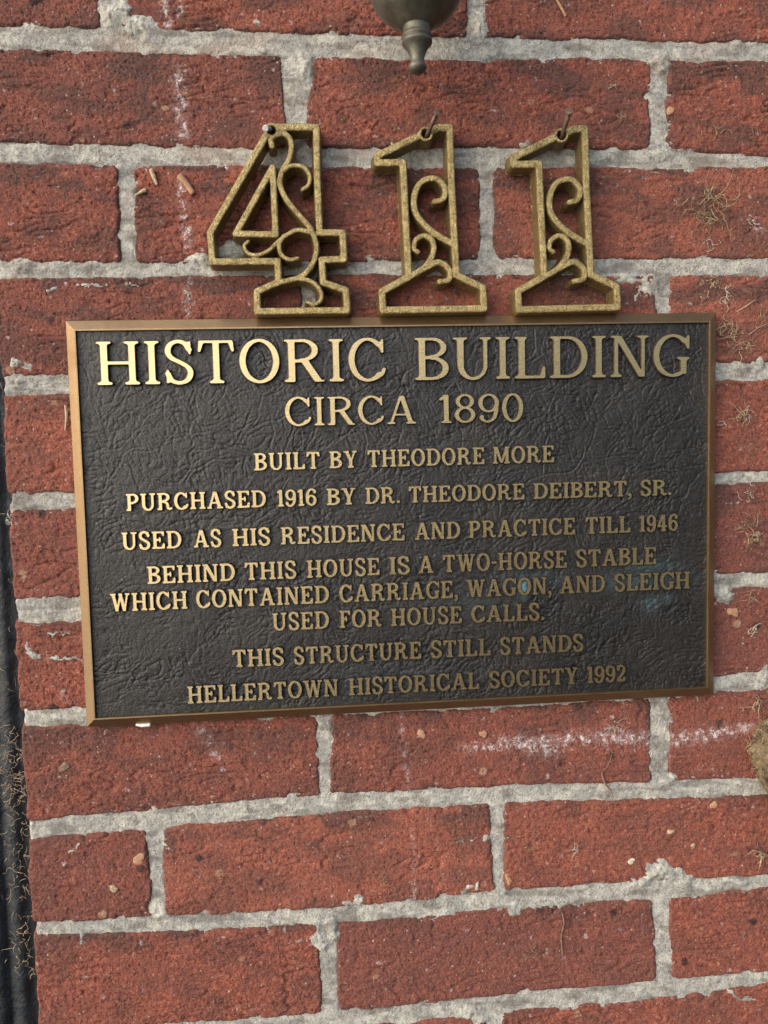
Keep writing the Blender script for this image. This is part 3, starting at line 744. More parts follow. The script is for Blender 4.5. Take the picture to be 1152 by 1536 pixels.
def panel():
    inn = ring(0.0070, 0.0); a, b, c, d = inn
    nu, nv = 780, 460
    U, V = np.meshgrid(np.linspace(0, 1, nu), np.linspace(0, 1, nv)); U_ = U[..., None]; V_ = V[..., None]
    Pp = (a*(1-U_)+b*U_)*(1-V_)+(d*(1-U_)+c*U_)*V_
    Wm, Hm = 378., 230.
    X = U*Wm; Y = V*Hm                                           # mm
    Xw = X+2.2*fbm(X/14., Y/14., 3, 121); Yw = Y+2.2*fbm(X/14.+5, Y/14.+3, 3, 125)
    h = np.zeros_like(X)
    # leather creases: warped ridges in several directions
    for i, (ang, sc, am) in enumerate(((18, 3.2, .10), (-35, 3.6, .10), (62, 3.4, .085), (95, 5.0, .06), (-8, 2.4, .035), (40, 2.2, .03), (-55, 2.1, .03), (75, 2.6, .03))):
        ca, sa = math.cos(R(ang)), math.sin(R(ang)); p = Xw*ca+Yw*sa; q = -Xw*sa+Yw*ca
        rd = 1-np.abs(perlin(p/(sc*3.4)+i*9, q/sc, 131+i))*4.2
        m = sstep(-.15, .4, perlin(X/24.+i*3, Y/24., 141+i))
        h -= am*3.6*np.clip(rd, 0, 1)**1.3*m
    # long folds drawn as wandering lines
    r = np.random.RandomState(5); st = 378./(nu-1)
    cut = np.zeros_like(X)
    for L in range(460):
        x, y = r.uniform(0, Wm), r.uniform(0, Hm); an = r.choice([-20, -35, -50, 15, 95, -60, 0])+r.normal(0, 12); an = R(an)
        n = int(r.uniform(10, 46)); wd = r.uniform(.32, .5); amp = r.uniform(.16, .42)
        for k in range(n):
            an += r.normal(0, .13) if k % 4 else r.normal(0, .28)
            x += 1.1*math.cos(an); y += 1.1*math.sin(an)
            j0, j1 = int((x-3)/st), int((x+3)/st)+1; i0, i1 = int((y-3)/st), int((y+3)/st)+1
            if j0 < 0 or i0 < 0 or j1 > nu or i1 > nv: continue
            sx, sy = X[i0:i1, j0:j1]-x, Y[i0:i1, j0:j1]-y; q = -sx*math.sin(an)+sy*math.cos(an); l = sx*math.cos(an)+sy*math.sin(an)
            w_ = np.exp(-(l/.9)**2)*min(1, (k+1)/4, (n-k)/4)
            cut[i0:i1, j0:j1] = np.maximum(cut[i0:i1, j0:j1], w_*amp*np.exp(-(q/wd)**2))
            h[i0:i1, j0:j1] += .22*w_*amp*np.exp(-((q-.9)/.6)**2)
    h -= cut
    h += 0.05*fbm(X/2.2, Y/2.2, 3, 151)+0.08*fbm(X/9., Y/9., 2, 155)
    Pp[..., 1] = -(DF + h*0.001) - po[1]
    px = U*0; 
    W0 = Pp + po
    # blue-green bloom near WAGON and SLEIGH
    g = np.zeros_like(X)
    for (cx, cy, rx, ry, am) in ((785, 880, 6, 11, 1.6), (960, 872, 75, 12, .16), (800, 868, 50, 14, .08), (970, 848, 40, 10, .16), (700, 900, 60, 16, .04), (600, 1015, 120, 20, .03), (975, 905, 14, 12, .13), (1000, 898, 10, 8, .12)):
        q = P(cx, cy, DF); g = np.maximum(g, am*np.exp(-(((W0[..., 0]-q[0])/(rx*.0004))**2+((W0[..., 2]-q[2])/(ry*.0004))**2)))
    A = np.stack([g*0, g, g*0, g*0+1], -1)
    obj('panel', mesh_np('panel', Pp.reshape(-1, 3), grid_faces(nu, nv), True, {'wear': A.reshape(-1, 4)}), plaque, mat=M_PANEL)
panel()

LINES = [  # text words with their first and last x, then (x, top, base) at the left and right end
 ('title', [('HISTORIC', 146.5, 579), ('BUILDING', 623.5, 1034.5)], (150, 512.5, 577), (1030, 502, 563.5)),
 ('title', [('CIRCA', 428.5, 624.5), ('1890', 660, 785)], (430, 596.5, 638.5), (785, 590, 632)),
 ('body', [('BUILT', 381.7, 479.8), ('BY', 494.5, 536), ('THEODORE', 552, 727), ('MORE', 740, 831.5)], (382, 680, 705.5), (831, 668, 693)),
 ('body', [('PURCHASED', 189.8, 399), ('1916', 416.4, 475), ('BY', 490.6, 533.6), ('DR.', 548.8, 600), ('THEODORE', 614, 787), ('DEIBERT,', 801, 947.5), ('SR.', 961.6, 1007.5)], (190, 741, 766.5), (1003, 719.5, 742.5)),
 ('body', [('USED', 183.3, 272.3), ('AS', 291, 332), ('HIS', 349, 405.5), ('RESIDENCE', 422, 607), ('AND', 623, 690.5), ('PRACTICE', 704, 863), ('TILL', 879, 946), ('1946', 960, 1017)], (183, 799, 825), (1017, 771.5, 796)),
 ('body', [('BEHIND', 221.5, 352.6), ('THIS', 367.8, 444.6), ('HOUSE', 461, 569.6), ('IS', 585, 614.8), ('A', 628.7, 650.5), ('TWO-HORSE', 665.4, 850.6), ('STABLE', 865.5, 984.7)], (222, 850, 876), (984, 820.5, 846)),
 ('body', [('WHICH', 166, 281), ('CONTAINED', 294.9, 493.6), ('CARRIAGE,', 509.7, 686.8), ('WAGON,', 700.7, 827.3), ('AND', 840.7, 907.7), ('SLEIGH', 922.6, 1035)], (166, 891, 917.5), (1035, 857.5, 882.5)),
 ('body', [('USED', 409, 493.6), ('FOR', 510, 572.6), ('HOUSE', 587.4, 693), ('CALLS.', 708, 817)], (409, 920, 946), (815, 905, 930)),
 ('body', [('THIS', 349.5, 426), ('STRUCTURE', 441.6, 632), ('STILL', 647, 736), ('STANDS', 751, 875.4)], (350, 975.5, 1001), (875, 951.5, 976.5)),
 ('body', [('HELLERTOWN', 282, 507.5), ('HISTORICAL', 524, 719), ('SOCIETY', 735, 867), ('1992', 882, 938.5)], (282, 1030, 1055.5), (938, 998, 1022)),
]
GC = {}
def glyph_mesh(ch, fn, cap):
    k = (ch, fn)
    if k in GC: return GC[k]
    lp, w_ = glyph(ch, FT[fn])
    ht = 0.0026 if fn == 'title' else 0.0020
    hs = 0.026 if fn == 'title' else 0.0102                     # nominal cap height
    me = cast('letter', [l*hs for l in lp], ht, 0.00055 if fn == 'title' else 0.00042, 1)
    me.materials.append(M_FACE); me.materials.append(M_SIDE)
    nr = np.empty(len(me.polygons)*3, np.float32); me.polygons.foreach_get('normal', nr); nr = nr.reshape(-1, 3)
    me.polygons.foreach_set('material_index', (nr[:, 1] > -.97).astype(np.int32))
    me.polygons.foreach_set('use_smooth', np.zeros(len(nr), bool)); me.update()
    GC[k] = (me, w_, hs); return GC[k]
rot = math.atan2(ux[2], ux[0])
for fn, words, (xa, ta, ba), (xb, tb, bb) in LINES:
    zf = DF + (0.0026 if fn == 'title' else 0.0020)
    def basept(x):
        t = (x-xa)/(xb-xa); return P(x, ba+(bb-ba)*t, zf), P(x, ta+(tb-ta)*t, zf)
    b0, _ = basept(words[0][1]); b1, _ = basept(words[-1][2])
    text = ' '.join(q[0] for q in words)
    ln = bpy.data.objects.new('inscription_line', None); C.objects.link(ln); ln.parent = plaque; ln.empty_display_size = .005
    ln['label'] = 'raised line reading ' + text
    lo = b0.copy(); lo[1] = -DF; ln.location = Vector(lo-po)
    for wtxt, x0, x1 in words:
        p0, t0 = basept(x0); p1, t1 = basept(x1); cap = (np.linalg.norm(t0-p0)+np.linalg.norm(t1-p1))/2
        dv = p1-p0; Wt = np.linalg.norm(dv); an = math.atan2(dv[2], dv[0]) if len(wtxt) > 2 else math.atan2((b1-b0)[2], (b1-b0)[0])
        gs = [glyph_mesh(c, fn, cap) for c in wtxt]
        gap = cap*(0.13 if fn == 'title' else 0.115)
        sx = (Wt-gap*(len(wtxt)-1))/sum(g[1]*cap for g in gs)
        if not 0.85 < sx < 1.18: print('fit', wtxt, round(sx, 2))
        cx = 0.0
        for c, (me, w_, hs) in zip(wtxt, gs):
            o = bpy.data.objects.new('letter', me); C.objects.link(o); o.parent = ln
            p = p0 + dv/Wt*cx; p[1] = -DF + 0.0002
            o.location = Vector(p-lo); o.rotation_euler = (0, -an, 0)
            o.scale = (sx*cap/hs, 1, cap/hs); cx += w_*cap*sx+gap

# ------------------------------------------------------------------ the numerals
def spline(pts, n=14):
    p = np.array(pts, float); p = np.vstack([2*p[0]-p[1], p, 2*p[-1]-p[-2]]); out = []
    for i in range(1, len(p)-2):
        for t in np.linspace(0, 1, n, endpoint=False):
            out.append(.5*((2*p[i])+(-p[i-1]+p[i+1])*t+(2*p[i-1]-5*p[i]+4*p[i+1]-p[i+2])*t*t+(-p[i-1]+3*p[i]-3*p[i+1]+p[i+2])*t**3))
    out.append(p[-2]); return np.array(out)
def numeral_mesh(name, rails, scrolls, rings, org, depth):
    """rails / scrolls in photo px; returns a mesh about P(org)"""
    conv = lambda q: (P(np.array(q)[:, 0], np.array(q)[:, 1], depth)-P(*org, depth))[:, [0, 2]]*1000
    segs = []
    for q, w0 in rails:
        c = conv(q)
        for a, b in zip(c[:-1], c[1:]): segs.append((a, b, w0*MM/2, w0*MM/2))
    for q, w0, w1 in scrolls:
        c = conv(spline(q)); n = len(c)
        for i in range(n-1):
            wa, wb = 1.12*(w0+(w1-w0)*i/n)*MM/2, 1.12*(w0+(w1-w0)*(i+1)/n)*MM/2; segs.append((c[i], c[i+1], wa, wb))
    allp = np.array([s[0] for s in segs]+[s[1] for s in segs]); st = .15
    x0, y0 = allp.min(0)-4; x1, y1 = allp.max(0)+4
    X, Y = np.meshgrid(np.arange(x0, x1, st), np.arange(y0, y1, st)); dm = np.full(X.shape, 9.)
    for a, b, wa, wb in segs:
        pad = 3.5; lo = np.minimum(a, b)-pad; hi = np.maximum(a, b)+pad
        j0, j1 = max(0, int((lo[0]-x0)/st)), int((hi[0]-x0)/st)+2; i0, i1 = max(0, int((lo[1]-y0)/st)), int((hi[1]-y0)/st)+2
        xx, yy = X[i0:i1, j0:j1], Y[i0:i1, j0:j1]; v = b-a; L2 = max(v@v, 1e-9)
        t = np.clip(((xx-a[0])*v[0]+(yy-a[1])*v[1])/L2, 0, 1)
        dd = np.hypot(xx-a[0]-t*v[0], yy-a[1]-t*v[1])-(wa+(wb-wa)*t); dm[i0:i1, j0:j1] = np.minimum(dm[i0:i1, j0:j1], dd)
    for (cx, cy, ro, ri) in rings:
        c = conv([(cx, cy)])[0]; rr = np.hypot(X-c[0], Y-c[1]); dm = np.minimum(dm, rr-ro*MM); dm = np.maximum(dm, ri*MM-rr)
    dm = gblur(np.minimum(dm, 3.0), 1.6)
    dm = dm + .06*fbm(X/1.7, Y/1.7, 2, 161)
    HH = 10.5; rb = 1.25; sk = 0.75
    t_ = np.clip((dm+rb)/rb, 0, 1); z = HH - rb*(1-np.sqrt(np.clip(1-t_*t_, 0, 1)))
    z = np.where(dm > 0, (HH-rb)*np.clip(1-dm/sk, 0, 1), z)
    z = z + np.where(dm < .1, .07*fbm(X/.9, Y/.9, 2, 163)+.05*fbm(X/3., Y/3., 2, 165), 0)
    ny_, nx_ = X.shape; fc = grid_faces(nx_, ny_); fc = fc[(dm.ravel()[fc] < sk+.02).any(1)]
    used = np.zeros(X.size, bool); used[fc.ravel()] = True; mp = np.cumsum(used)-1
    V = np.stack([X, -z, Y], -1).reshape(-1, 3)[used]*.001
    return mesh_np(name, V, mp[fc], True)
def z1(q): return [(280+x/3.84, 140+y/3.84) for x, y in q]
def z2(q): return [(540+x/2.743, y/2.743) for x, y in q]
RW = 10.2; DN = 0.0130
rails4 = [(z1([(520, 190), (748, 192), (752, 480), (766, 800), (900, 800), (907, 953), (779, 957), (787, 1088), (918, 1132), (926, 1248), (408, 1255), (405, 1140), (530, 1085), (524, 965), (148, 968), (135, 800), (462, 232)]), RW),
          (z1([(495, 424), (513, 812), (282, 806), (495, 424)]), RW-.6)]
scr4 = [(z1([(492, 300), (486, 262), (520, 232), (570, 232), (603, 285), (590, 375), (550, 445), (538, 520), (570, 600), (640, 690), (715, 778), (748, 870), (738, 950), (700, 1020), (640, 1062), (540, 1085)]), 7.4, 7.2),
        (z1([(560, 440), (610, 412), (672, 422), (708, 470), (702, 525), (668, 550)]), 6.0, 5.2),
        (z1([(725, 800), (640, 785), (575, 815), (520, 858), (470, 905), (400, 930), (350, 915), (332, 875), (355, 850)]), 6.4, 4.8),
        (z1([(560, 820), (533, 870), (545, 925), (590, 955), (640, 948)]), 6.2, 5.2),
        (z1([(640, 1065), (715, 1080), (768, 1130), (775, 1185), (735, 1215), (695, 1200)]), 6.4, 4.8)]
m4 = numeral_mesh('house_numeral_body', rails4, scr4, [(407.5, 194.5, 10.5, 5.6)], (420, 330), DN)
def place_num(name, mesh, org, label, depth=DN):
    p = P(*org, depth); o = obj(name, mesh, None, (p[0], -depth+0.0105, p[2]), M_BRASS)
    return tag(o, label, 'house number', 'brass house numerals above the plaque')
place_num('house_numeral', m4, (420, 330), 'openwork brass house number 4 with curling scrolls, standing above the plaque')
rails1 = [(z2([(306, 532), (325, 522), (371, 522), (378, 760), (398, 1130), (508, 1183), (512, 1268), (96, 1275), (92, 1198), (202, 1138), (188, 880), (178, 666), (72, 668), (70, 640), (245, 556)]), RW+.6)]
scr1 = [(z2([(388, 1005), (300, 952), (235, 882), (224, 810), (252, 748), (310, 732), (349, 768), (345, 815), (308, 828)]), 8.8, 7.4),
        (z2([(202, 1138), (262, 1103), (300, 1048), (302, 995), (268, 968), (232, 985), (224, 1020), (240, 1035)]), 8.6, 6.2),
        (z2([(265, 1104), (325, 1078), (368, 1108), (368, 1148), (328, 1158)]), 8.6, 7.2)]
m1 = numeral_mesh('house_numeral_body', rails1, scr1, [(639.3, 200, 10.6, 6.2)], (650, 330), DN)
one = place_num('house_numeral', m1, (650, 330), 'openwork brass house number 1 in the middle, between the 4 and the last 1')
two = one.copy(); C.objects.link(two); p = P(853, 330.5, DN); two.location = (p[0], one.location[1], p[2])
two.rotation_euler = (0, R(-.5), 0); two.scale = (1.005, 1, 1)
two['label'] = 'openwork brass house number 1 at the right end of the three numerals'

def tube(pts, rad, sides=6, cap=True):
    """tube along points (m); rad scalar or list -> verts, faces"""
    pts = [Vector(p) for p in pts]; n = len(pts); V = []; Fc = []
    rad = [rad]*n if not hasattr(rad, '__len__') else rad
    up = Vector((0.3, 1, .2)).normalized()
    for i, p in enumerate(pts):
        t = (pts[min(i+1, n-1)]-pts[max(i-1, 0)]).normalized(); s = t.cross(up)
        if s.length < 1e-4: s = t.cross(Vector((1, 0, 0)))
        s.normalize(); b = s.cross(t)
        for k in range(sides):
            a = 2*math.pi*k/sides; V.append(p+(s*math.cos(a)+b*math.sin(a))*rad[i])
    for i in range(n-1):
        for k in range(sides):
            q = (k+1) % sides; Fc.append((i*sides+k, i*sides+q, (i+1)*sides+q, (i+1)*sides+k))
    if cap: Fc.append(tuple(range(sides))[::-1]); Fc.append(tuple((n-1)*sides+k for k in range(sides)))
    return V, Fc
def nail(p_hole, d_hole, p_end, d_end, label, mat, r=0.00085, hr=0.0017, inwall=0.02):
    a = Vector(P(*p_hole, d_hole)); b = Vector(P(*p_end, d_end)); base = a+Vector((0, inwall+d_hole, -0.002))
    pts = [base, a]; mid = a.lerp(b, .5)+Vector((0.0002, 0, .0003)); pts += [mid, b]
    o0 = a.copy(); t = thing('nail', label, 'nail', tuple(o0), 'nails holding the numerals')
    V, Fc = tube([p-o0 for p in pts], r, 10); obj('shank', mesh_py('shank', V, Fc, True), t, mat=mat)
    dr = (b-mid).normalized(); V, Fc = tube([b-o0-dr*.0002, b-o0+dr*.0002, b-o0+dr*.0007, b-o0+dr*.0009], [r, hr, hr, hr*.75], 12)
    obj('head', mesh_py('head', V, Fc, False), t, mat=mat)
nail((639.5, 205), 0.010, (655, 170), 0.024, 'dark bent nail through the eyelet of the middle number 1', M_NAIL, .0012, .0018)
nail((842.5, 206), 0.010, (854, 168), 0.024, 'brown ridged nail with a small round head holding the rightmost number 1', M_NAIL, .0013, .0025)
nail((410, 196), 0.006, (399, 193), 0.0165, 'grey nail stub in the eyelet of the number 4', M_NAILGREY, .0014, .0019)

# ------------------------------------------------------------------ hanging end of the wall lantern
def lantern():
    DL = 0.050; ax = P(625, 40, DL)
    t = thing('wall_lantern', 'weathered bronze wall lantern, its bowl and turned finial hanging at the top edge', 'lantern', (ax[0], -DL, ax[2]))
    k = 0.4*(D-DL)/D*0.001/0.835
    def lathe(prof, name, seg=64):
        V = []; Fc = []; n = len(prof)
        for (rr, z) in prof:
            for s in range(seg):
                a = 2*math.pi*s/seg; V.append((rr*k*math.cos(a), rr*k*math.sin(a), (z if z > 0 else z*.87)*k))
        for i in range(n-1):
            for s in range(seg): q = (s+1) % seg; Fc.append((i*seg+s, i*seg+q, (i+1)*seg+q, (i+1)*seg+s))
        me = mesh_py(name, V, Fc, True); return obj(name, me, t, mat=M_LAMP)
    # z in photo px, 0 at y = 40, up positive
    b = lathe([(15, -2), (20, 0), (24, 4), (34, 9), (44, 17), (52, 27), (56, 38), (57.5, 46), (58, 50), (61.5, 51), (63, 53), (63, 57), (61, 59), (56, 60), (55, 90), (50, 110), (22, 122), (10, 150), (0, 152)], 'bowl')
    lathe([(0, -62.5), (5, -62), (9, -60), (11, -56.5), (11, -52.5), (9.2, -50), (8.2, -47), (8.6, -42), (11, -34), (14.5, -27), (17.5, -24), (18.5, -22), (18.5, -19.5), (17, -18), (16.8, -17), (18.8, -15.5), (18.8, -13), (17.2, -12), (16.6, -9), (16.8, -2), (18, 2), (19, 6)], 'finial', 48)
    # arm back to the wall, above the frame
    pts = [Vector((0, 0, 150*k)), Vector((0, .004, 190*k)), Vector((0, .02, 215*k)), Vector((0, .045, 220*k))]
    V, Fc = tube(pts, .005, 12); obj('arm', mesh_py('arm', V, Fc, True), t, mat=M_LAMP)
lantern()

# ------------------------------------------------------------------ dried plant remains and crumbs
def strand(r, L, curl, rad, z0=.0006, steps=9):
    curl *= r.choice([.3, .7, 1.1])
    an = r.uniform(0, 2*math.pi); x = z = 0.0; y = -z0; pts = [(x, y, z)]; da = r.normal(0, curl)
    for i in range(steps):
        da += r.normal(0, curl*.7); an += da*.6; x += L/steps*math.cos(an); z += L/steps*math.sin(an)
        y += r.normal(0, L*.05); y = min(y, -.0003); y = max(y, -.006); pts.append((x, y, z))
    return pts
def tuft(px, py, spread, n, L, label, mat, rad=.00022, curl=.5, seed=0, cat='rootlets', name='vine_rootlet', base=0.0004, grp='dried vine rootlets clinging to the bricks', ax=None):
    r = np.random.RandomState(seed+int(px)*3+int(py)); V = []; Fc = []
    c = P(px, py, base)
    for i in range(n):
        pts = strand(r, L*r.uniform(.35, 1.2)*MM*.001, curl, rad)
        ox, oz = r.normal(0, spread*.4), r.normal(0, spread*.4)
        if ax: ox, oz = ox*ax[0], oz*ax[1]
        pts = [(p[0]+ox*MM*.001, p[1], p[2]+oz*MM*.001) for p in pts]
        rr = rad*r.uniform(.6, 1.25); rl = list(np.linspace(rr, rr*.35, len(pts)))
        v, f = tube(pts, rl, 4); b = len(V); V += v; Fc += [tuple(q+b for q in ff) for ff in f]
    me = mesh_py(name, V, Fc, True); me.materials.append(mat); me.materials.append(M_TWIG); nf = len(f)
    me.polygons.foreach_set('material_index', np.repeat((r.rand(n) < .4).astype(np.int32), nf))
    o = obj(name, me, None, tuple(c), mat)
    return tag(o, label, cat, grp)
tuft(1068, 308, 34, 40, 46, 'largest brown rootlet tuft, on the brick right of the numerals', M_ROOT, .00026)
tuft(1058, 330, 22, 22, 34, 'tangled curl of rootlets at the lower end of the largest tuft', M_ROOT, .00024, .7, 3)
tuft(1062, 292, 14, 10, 26, 'short rootlets just above the largest brown tuft', M_ROOT, .00022)
tuft(1064, 367, 14, 9, 18, 'small curly rootlets directly below the largest brown tuft', M_PALEROOT, .00022, .7)
tuft(1126, 334, 14, 12, 12, 'pale curled rootlets near the right edge beside the largest tuft', M_PALEROOT, .0003, .9)
tuft(1068, 197, 20, 10, 26, 'thin arching rootlets low on the upper right brick', M_ROOT, .00024, .35)
tuft(1128, 200, 16, 9, 16, 'sparse dark rootlets at the right end of the upper right brick', M_TWIG, .00024)
tuft(938, 176, 11, 12, 14, 'dark rootlet knot right above the last numeral', M_ROOT, .00026, .6)
tuft(919, 129, 7, 8, 11, 'little tan fleck of rootlet high above the last numeral', M_STRAW, .0003, .5)
tuft(1066, 420, 18, 12, 24, 'pale rootlets crossing the mortar above the top right plaque corner', M_STRAW, .00024, .5)
tuft(1094, 440, 20, 10, 24, 'wispy rootlets beside the mortar above the plaque corner', M_PALEROOT, .0002, .5)
tuft(1090, 494, 20, 22, 26, 'tan rootlet tuft beside the top right plaque corner', M_STRAW, .00024, .5)
tuft(1142, 480, 12, 8, 34, 'thin rootlets along the right edge level with the title', M_ROOT, .00022, .25)
tuft(1112, 514, 24, 24, 40, 'branching rootlet cluster above the mortar beside the word BUILDING', M_STRAW, .00026, .4)
tuft(1118, 622, 15, 26, 26, 'bushy rootlet tuft between two mortar joints right of the plaque', M_STRAW, .00026, .45)
tuft(1085, 636, 6, 4, 14, 'tiny pale sliver next to the bushy tuft', M_PALEROOT, .0003, .2)
tuft(1124, 672, 16, 10, 30, 'faint rootlets below the bushy tuft', M_ROOT, .0002, .3)
tuft(1124, 742, 18, 16, 18, 'small pale rootlets under the mortar right of the plaque', M_PALEROOT, .00022, .6)
tuft(1126, 790, 18, 18, 28, 'rootlets spread on the brick level with 1946', M_STRAW, .00024, .5)
tuft(1132, 812, 14, 16, 22, 'dense dark-rooted tuft at the right edge below 1946', M_ROOT, .00028, .6)
tuft(1128, 896, 16, 14, 26, 'straight radiating rootlets under the mortar level with SLEIGH', M_STRAW, .0002, .2)
tuft(1130, 948, 16, 12, 20, 'short pale rootlets low on the brick beside the plaque', M_PALEROOT, .00022, .5)
tuft(1135, 1056, 12, 14, 26, 'straw rootlets just above the woody vine stump', M_STRAW, .00028, .3)
tuft(1146, 1282, 10, 8, 22, 'dark rootlet clump at the right edge well below the stump', M_ROOT, .0005, .4)
tuft(793, 1272, 7, 9, 14, 'tiny grey rootlet patch on the brick below the plaque', M_ROOT, .0002, .6)
tuft(862, 1278, 7, 9, 20, 'upright fuzzy rootlets two bricks below the plaque', M_PALEROOT, .00018, .3, ax=(.5, 1.8))
tuft(800, 1430, 16, 16, 18, 'faint rootlets on the lower brick left of the twig', M_ROOT, .00018, .6)
tuft(920, 1090, 14, 12, 20, 'pale rootlets in the lime bloom below the plaque', M_PALEROOT, .00018, .5)
tuft(575, 1322, 9, 8, 20, 'light brown rootlet streak on the brick under the plaque', M_ROOT, .00018, .3)
tuft(70, 1338, 10, 5, 24, 'fine rootlet on the lower left brick', M_ROOT, .00018, .2)

# shreds stuck to the black frame
def frame_shreds():
    r = np.random.RandomState(77); V = []; Fc = []
    c = P(15, 1260, -.005)
    for i in range(260):
        y = r.choice([r.uniform(1085, 1200), r.uniform(1160, 1470), r.uniform(560, 1080)], p=[.34, .56, .10]); e = edge_x(y)
        x = e + r.choice([r.normal(-26, 7), r.normal(-9, 6), r.uniform(-52, -4)], p=[.4, .35, .25])
        o = P(x, y, -.0055)-c
        pts = [(p[0]+o[0], p[1]+o[1], p[2]+o[2]) for p in strand(r, r.uniform(.002, .007), .5, 1, .0002, 6)]
        rr = r.uniform(.00008, .00022); v, f = tube(pts, list(np.linspace(rr, rr*.4, len(pts))), 4); b = len(V); V += v; Fc += [tuple(q+b for q in ff) for ff in f]
    o = obj('plant_shreds', mesh_py('plant_shreds', V, Fc, True), None, tuple(c), M_STRAW)
    o['kind'] = 'stuff'; tag(o, 'straw coloured plant shreds stuck along the black door frame', 'plant debris')
frame_shreds()
tuft(14, 778, 8, 8, 22, 'white curling threads on the black frame at the left edge', M_PALEROOT, .0002, .6, name='thread', cat='threads', base=-.005, grp='threads on the black frame')

def line_thing(name, pts, rad, label, cat, mat, depth=.0008, grp=None, sides=6):
    P3 = spline([tuple(p) for p in pts], 6); w_ = [P(x, y, depth) for x, y in P3]; c = w_[0]
    n = len(w_); rl = [rad*(1 if 1 < i < n-2 else .7) for i in range(n)] if not hasattr(rad, '__len__') else list(np.interp(np.linspace(0, 1, n), np.linspace(0, 1, len(rad)), rad))
    V, Fc = tube([p-c for p in w_], rl, sides); return tag(obj(name, mesh_py(name, V, Fc, True), None, tuple(c), mat), label, cat, grp)
line_thing('straw', [(269, 264), (280, 276), (290, 291)], [.0022, .0018, .0016], 'stubby pink-tan straw chip beside the top left mortar', 'straw', M_SEED, .0008, None, 8)
line_thing('straw', [(226, 254), (231, 266), (236, 278)], [.0012, .0014, .0006], 'pale pointed chip under the mortar left of the number 4', 'straw', M_STRAW, .0010)
line_thing('straw', [(203, 293), (212, 288), (219, 285)], [.0004, .0011, .0013], 'small tan seed husk on the brick left of the number 4', 'seed', M_STRAW, .0012)
line_thing('straw', [(833, -4), (841, 10), (849, 25)], [.0006, .0008, .0008], 'thin pale twig leaning at the top edge above the numerals', 'twig', M_SEED, .0012)
line_thing('straw', [(98, 608), (100, 624), (98, 646)], [.0007, .0011, .0005], 'short split straw poking out beside the left border of the plaque', 'straw', M_STRAW, .003)
line_thing('twig', [(843, 1368), (846, 1385), (842, 1405), (844, 1434)], .0005, 'thin upright brown twig on the brick low right', 'twig', M_TWIG, .0009)
line_thing('twig', [(903, 1158), (904, 1166), (910, 1178), (916, 1186), (920, 1197)], [.0004, .0007, .0004, .0003], 'thin dark twig crossing the mortar below the plaque', 'twig', M_TWIG, .0009)
line_thing('twig', [(903, 1158), (912, 1148), (918, 1130), (915, 1120)], .00025, 'hair-fine rootlet rising from the twig below the plaque', 'twig', M_TWIG, .0007)
line_thing('twig', [(1152, 1284), (1140, 1278), (1130, 1276), (1122, 1282)], [.0013, .0010, .0007, .0004], 'broken brown twig lying at the lower right edge', 'twig', M_TWIG, .002)
line_thing('twig', [(1104, 468), (1118, 460), (1132, 450)], .0003, 'pale straight splinter above the rootlets near the plaque corner', 'twig', M_STRAW, .0012)
line_thing('paint_drip', [(204, 1087), (214, 1088), (226, 1087)], [.0007, .0012, .0011], 'white paint drip under the bottom border of the plaque', 'paint drip', M_PAINT, .0062)

def pebble(px, py, rx, ry, label, mat, th=.0009, seed=0, name='clay_crumb', depth=.0003):
    r = np.random.RandomState(seed+int(px)); V = []; Fc = []; ns, nr = 14, 5; th *= .6; rx *= .9; ry *= .9
    off = 1+r.normal(0, .09, ns)+.25*np.sin(np.arange(ns)*2*np.pi/ns*2+r.uniform(0, 6))+.12*np.sin(np.arange(ns)*2*np.pi/ns*3+r.uniform(0, 6))
    for i in range(nr):
        f = math.cos(i/nr*math.pi/2); hh = math.sin(i/nr*math.pi/2)*th
        for s in range(ns):
            a = 2*math.pi*s/ns; V.append((rx*MM*.001*f*off[s]*math.cos(a), -hh+(.0015 if i == 0 else 0)+r.normal(0, th*.07), ry*MM*.001*f*off[s]*math.sin(a)))
    for i in range(nr-1):
        for s in range(ns): q = (s+1) % ns; Fc.append((i*ns+s, (i+1)*ns+s, (i+1)*ns+q, i*ns+q))
    V.append((0, -th*1.02, 0)); Fc += [((nr-1)*ns+s, len(V)-1, (nr-1)*ns+(s+1) % ns) for s in range(ns)]
    Fc = [tuple(f[::-1]) for f in Fc]
    me = mesh_py(name, V, Fc, True); me.flip_normals() if False else None
    return tag(obj(name, me, None, tuple(P(px, py, depth)), mat), label, 'crumb', 'crumbs stuck on the bricks')
pebble(632, 1101, 8, 8, 'round tan clay crumb just below the plaque, left of its twin', M_SEED)
pebble(725, 1101, 6, 7, 'squarish tan crumb below the plaque, right of its twin', M_SEED)
pebble(1100, 918, 9, 9, 'flat tan stone chip on the brick beside the lower right border', M_SEED)
pebble(1071, 1208, 6, 8, 'orange stone chip in the brick left of the stump', M_SEED, .0006)
pebble(1006, 1248, 6, 5, 'pale yellow chip in the middle of the brick low right', M_STRAW, .0007)
pebble(1040, 1269, 4, 3, 'tiny cream chip right of the pale yellow chip', M_STRAW, .0006)
pebble(763, 1319, 6, 9, 'peach stone chip beside the narrow mortar joint low centre', M_SEED, .0007)
pebble(208, 1289, 11, 9, 'pinkish stone chip near the mortar at lower left', M_SEED, .0009)
pebble(170, 1333, 8, 6, 'heart-shaped pink chip on the lower left brick', M_STRAW, .0008)
pebble(96, 1151, 9, 8, 'grey round blister on the brick under the plaque corner', M_MORTAR if False else M_TWIG, .0006)
pebble(947, 1292, 7, 5, 'grey flake above the mortar hump low right', M_PALEROOT, .0007)
pebble(1006, 166, 5, 8, 'orange chip beside the top right mortar joint', M_SEED, .0006)

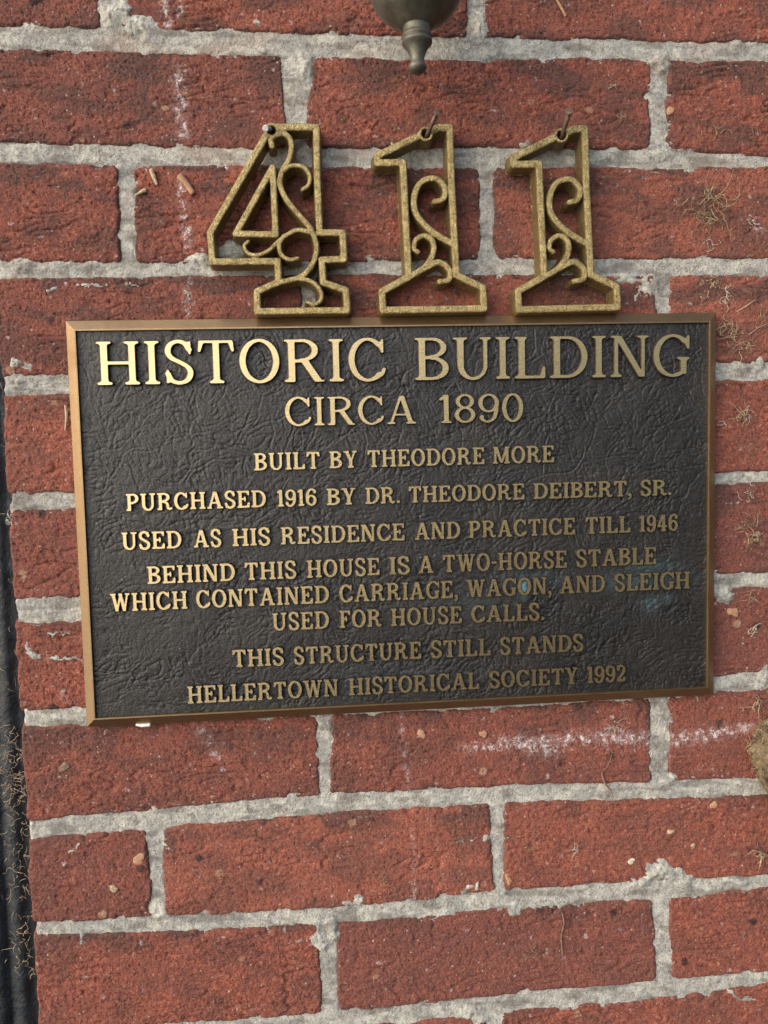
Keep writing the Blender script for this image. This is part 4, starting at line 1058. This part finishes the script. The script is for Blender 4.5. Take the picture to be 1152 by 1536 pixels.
# woody stump of the vine on the right edge
def stump():
    ns, nl = 72, 90; V = []
    path = spline([(1186, 1062), (1172, 1098), (1166, 1132), (1174, 1168), (1198, 1225), (1217, 1300)], 18)
    rad = np.interp(np.linspace(0, 1, len(path)), [0, .16, .35, .55, .75, 1], [16, 34, 42, 36, 30, 28])
    rad[0] *= .25; rad[1] *= .7
    c = P(1166, 1120, .008)
    for i, (x, y) in enumerate(path):
        ctr = P(x, y, .007)
        for s in range(ns):
            a = 2*math.pi*s/ns
            lum = 1+.10*perlin(np.array([s/3.2]), np.array([i/16.]), 171)[0]+.13*perlin(np.array([s/9.]), np.array([i/9.]), 173)[0]+.05*perlin(np.array([s/1.4]), np.array([i/7.]), 175)[0]
            lum += .05*math.sin(s*1.9+i*.05)+.05*perlin(np.array([s/.9]), np.array([i/22.]), 179)[0]+.08*perlin(np.array([s/2.+.5*i/9.]), np.array([i/3.5]), 181)[0]; r_ = rad[i]*MM*.001*lum
            V.append(ctr-c+np.array([r_*math.cos(a), r_*math.sin(a)*.75, r_*.12*math.sin(a)]))
    me = mesh_np('vine_stump', np.array(V), np.array([(i*ns+s, i*ns+(s+1) % ns, (i+1)*ns+(s+1) % ns, (i+1)*ns+s) for i in range(len(path)-1) for s in range(ns)]), True)
    t = thing('vine_stump', 'tan woody vine stump with frayed bark at the right edge below the plaque', 'vine stump', tuple(c))
    obj('stem', me, t, mat=M_BARK)
    r = np.random.RandomState(9); V = []; Fc = []
    for i in range(260):
        k = r.randint(2, len(path)-18); x, y = path[k]; a = r.uniform(math.pi*.62, math.pi*1.45); rr = rad[k]*MM*.001
        b0 = P(x, y, .007)-c+np.array([rr*math.cos(a), rr*math.sin(a)*.75, 0]); dv = np.array([-r.uniform(.2, 1.0), r.normal(0, .5), r.normal(.25, .7)])
        L = r.uniform(.0015, .0055); pts = [b0+dv*L*t_+r.normal(0, L*.06, 3) for t_ in np.linspace(-.1, 1, 5)]
        v, f = tube(pts, list(np.linspace(.00024, .00007, 5)), 4); q0 = len(V); V += v; Fc += [tuple(q+q0 for q in ff) for ff in f]
    o = obj('bark_fibres', mesh_py('bark_fibres', V, Fc, True), t, mat=M_ROOT); o['kind'] = 'stuff'
stump()
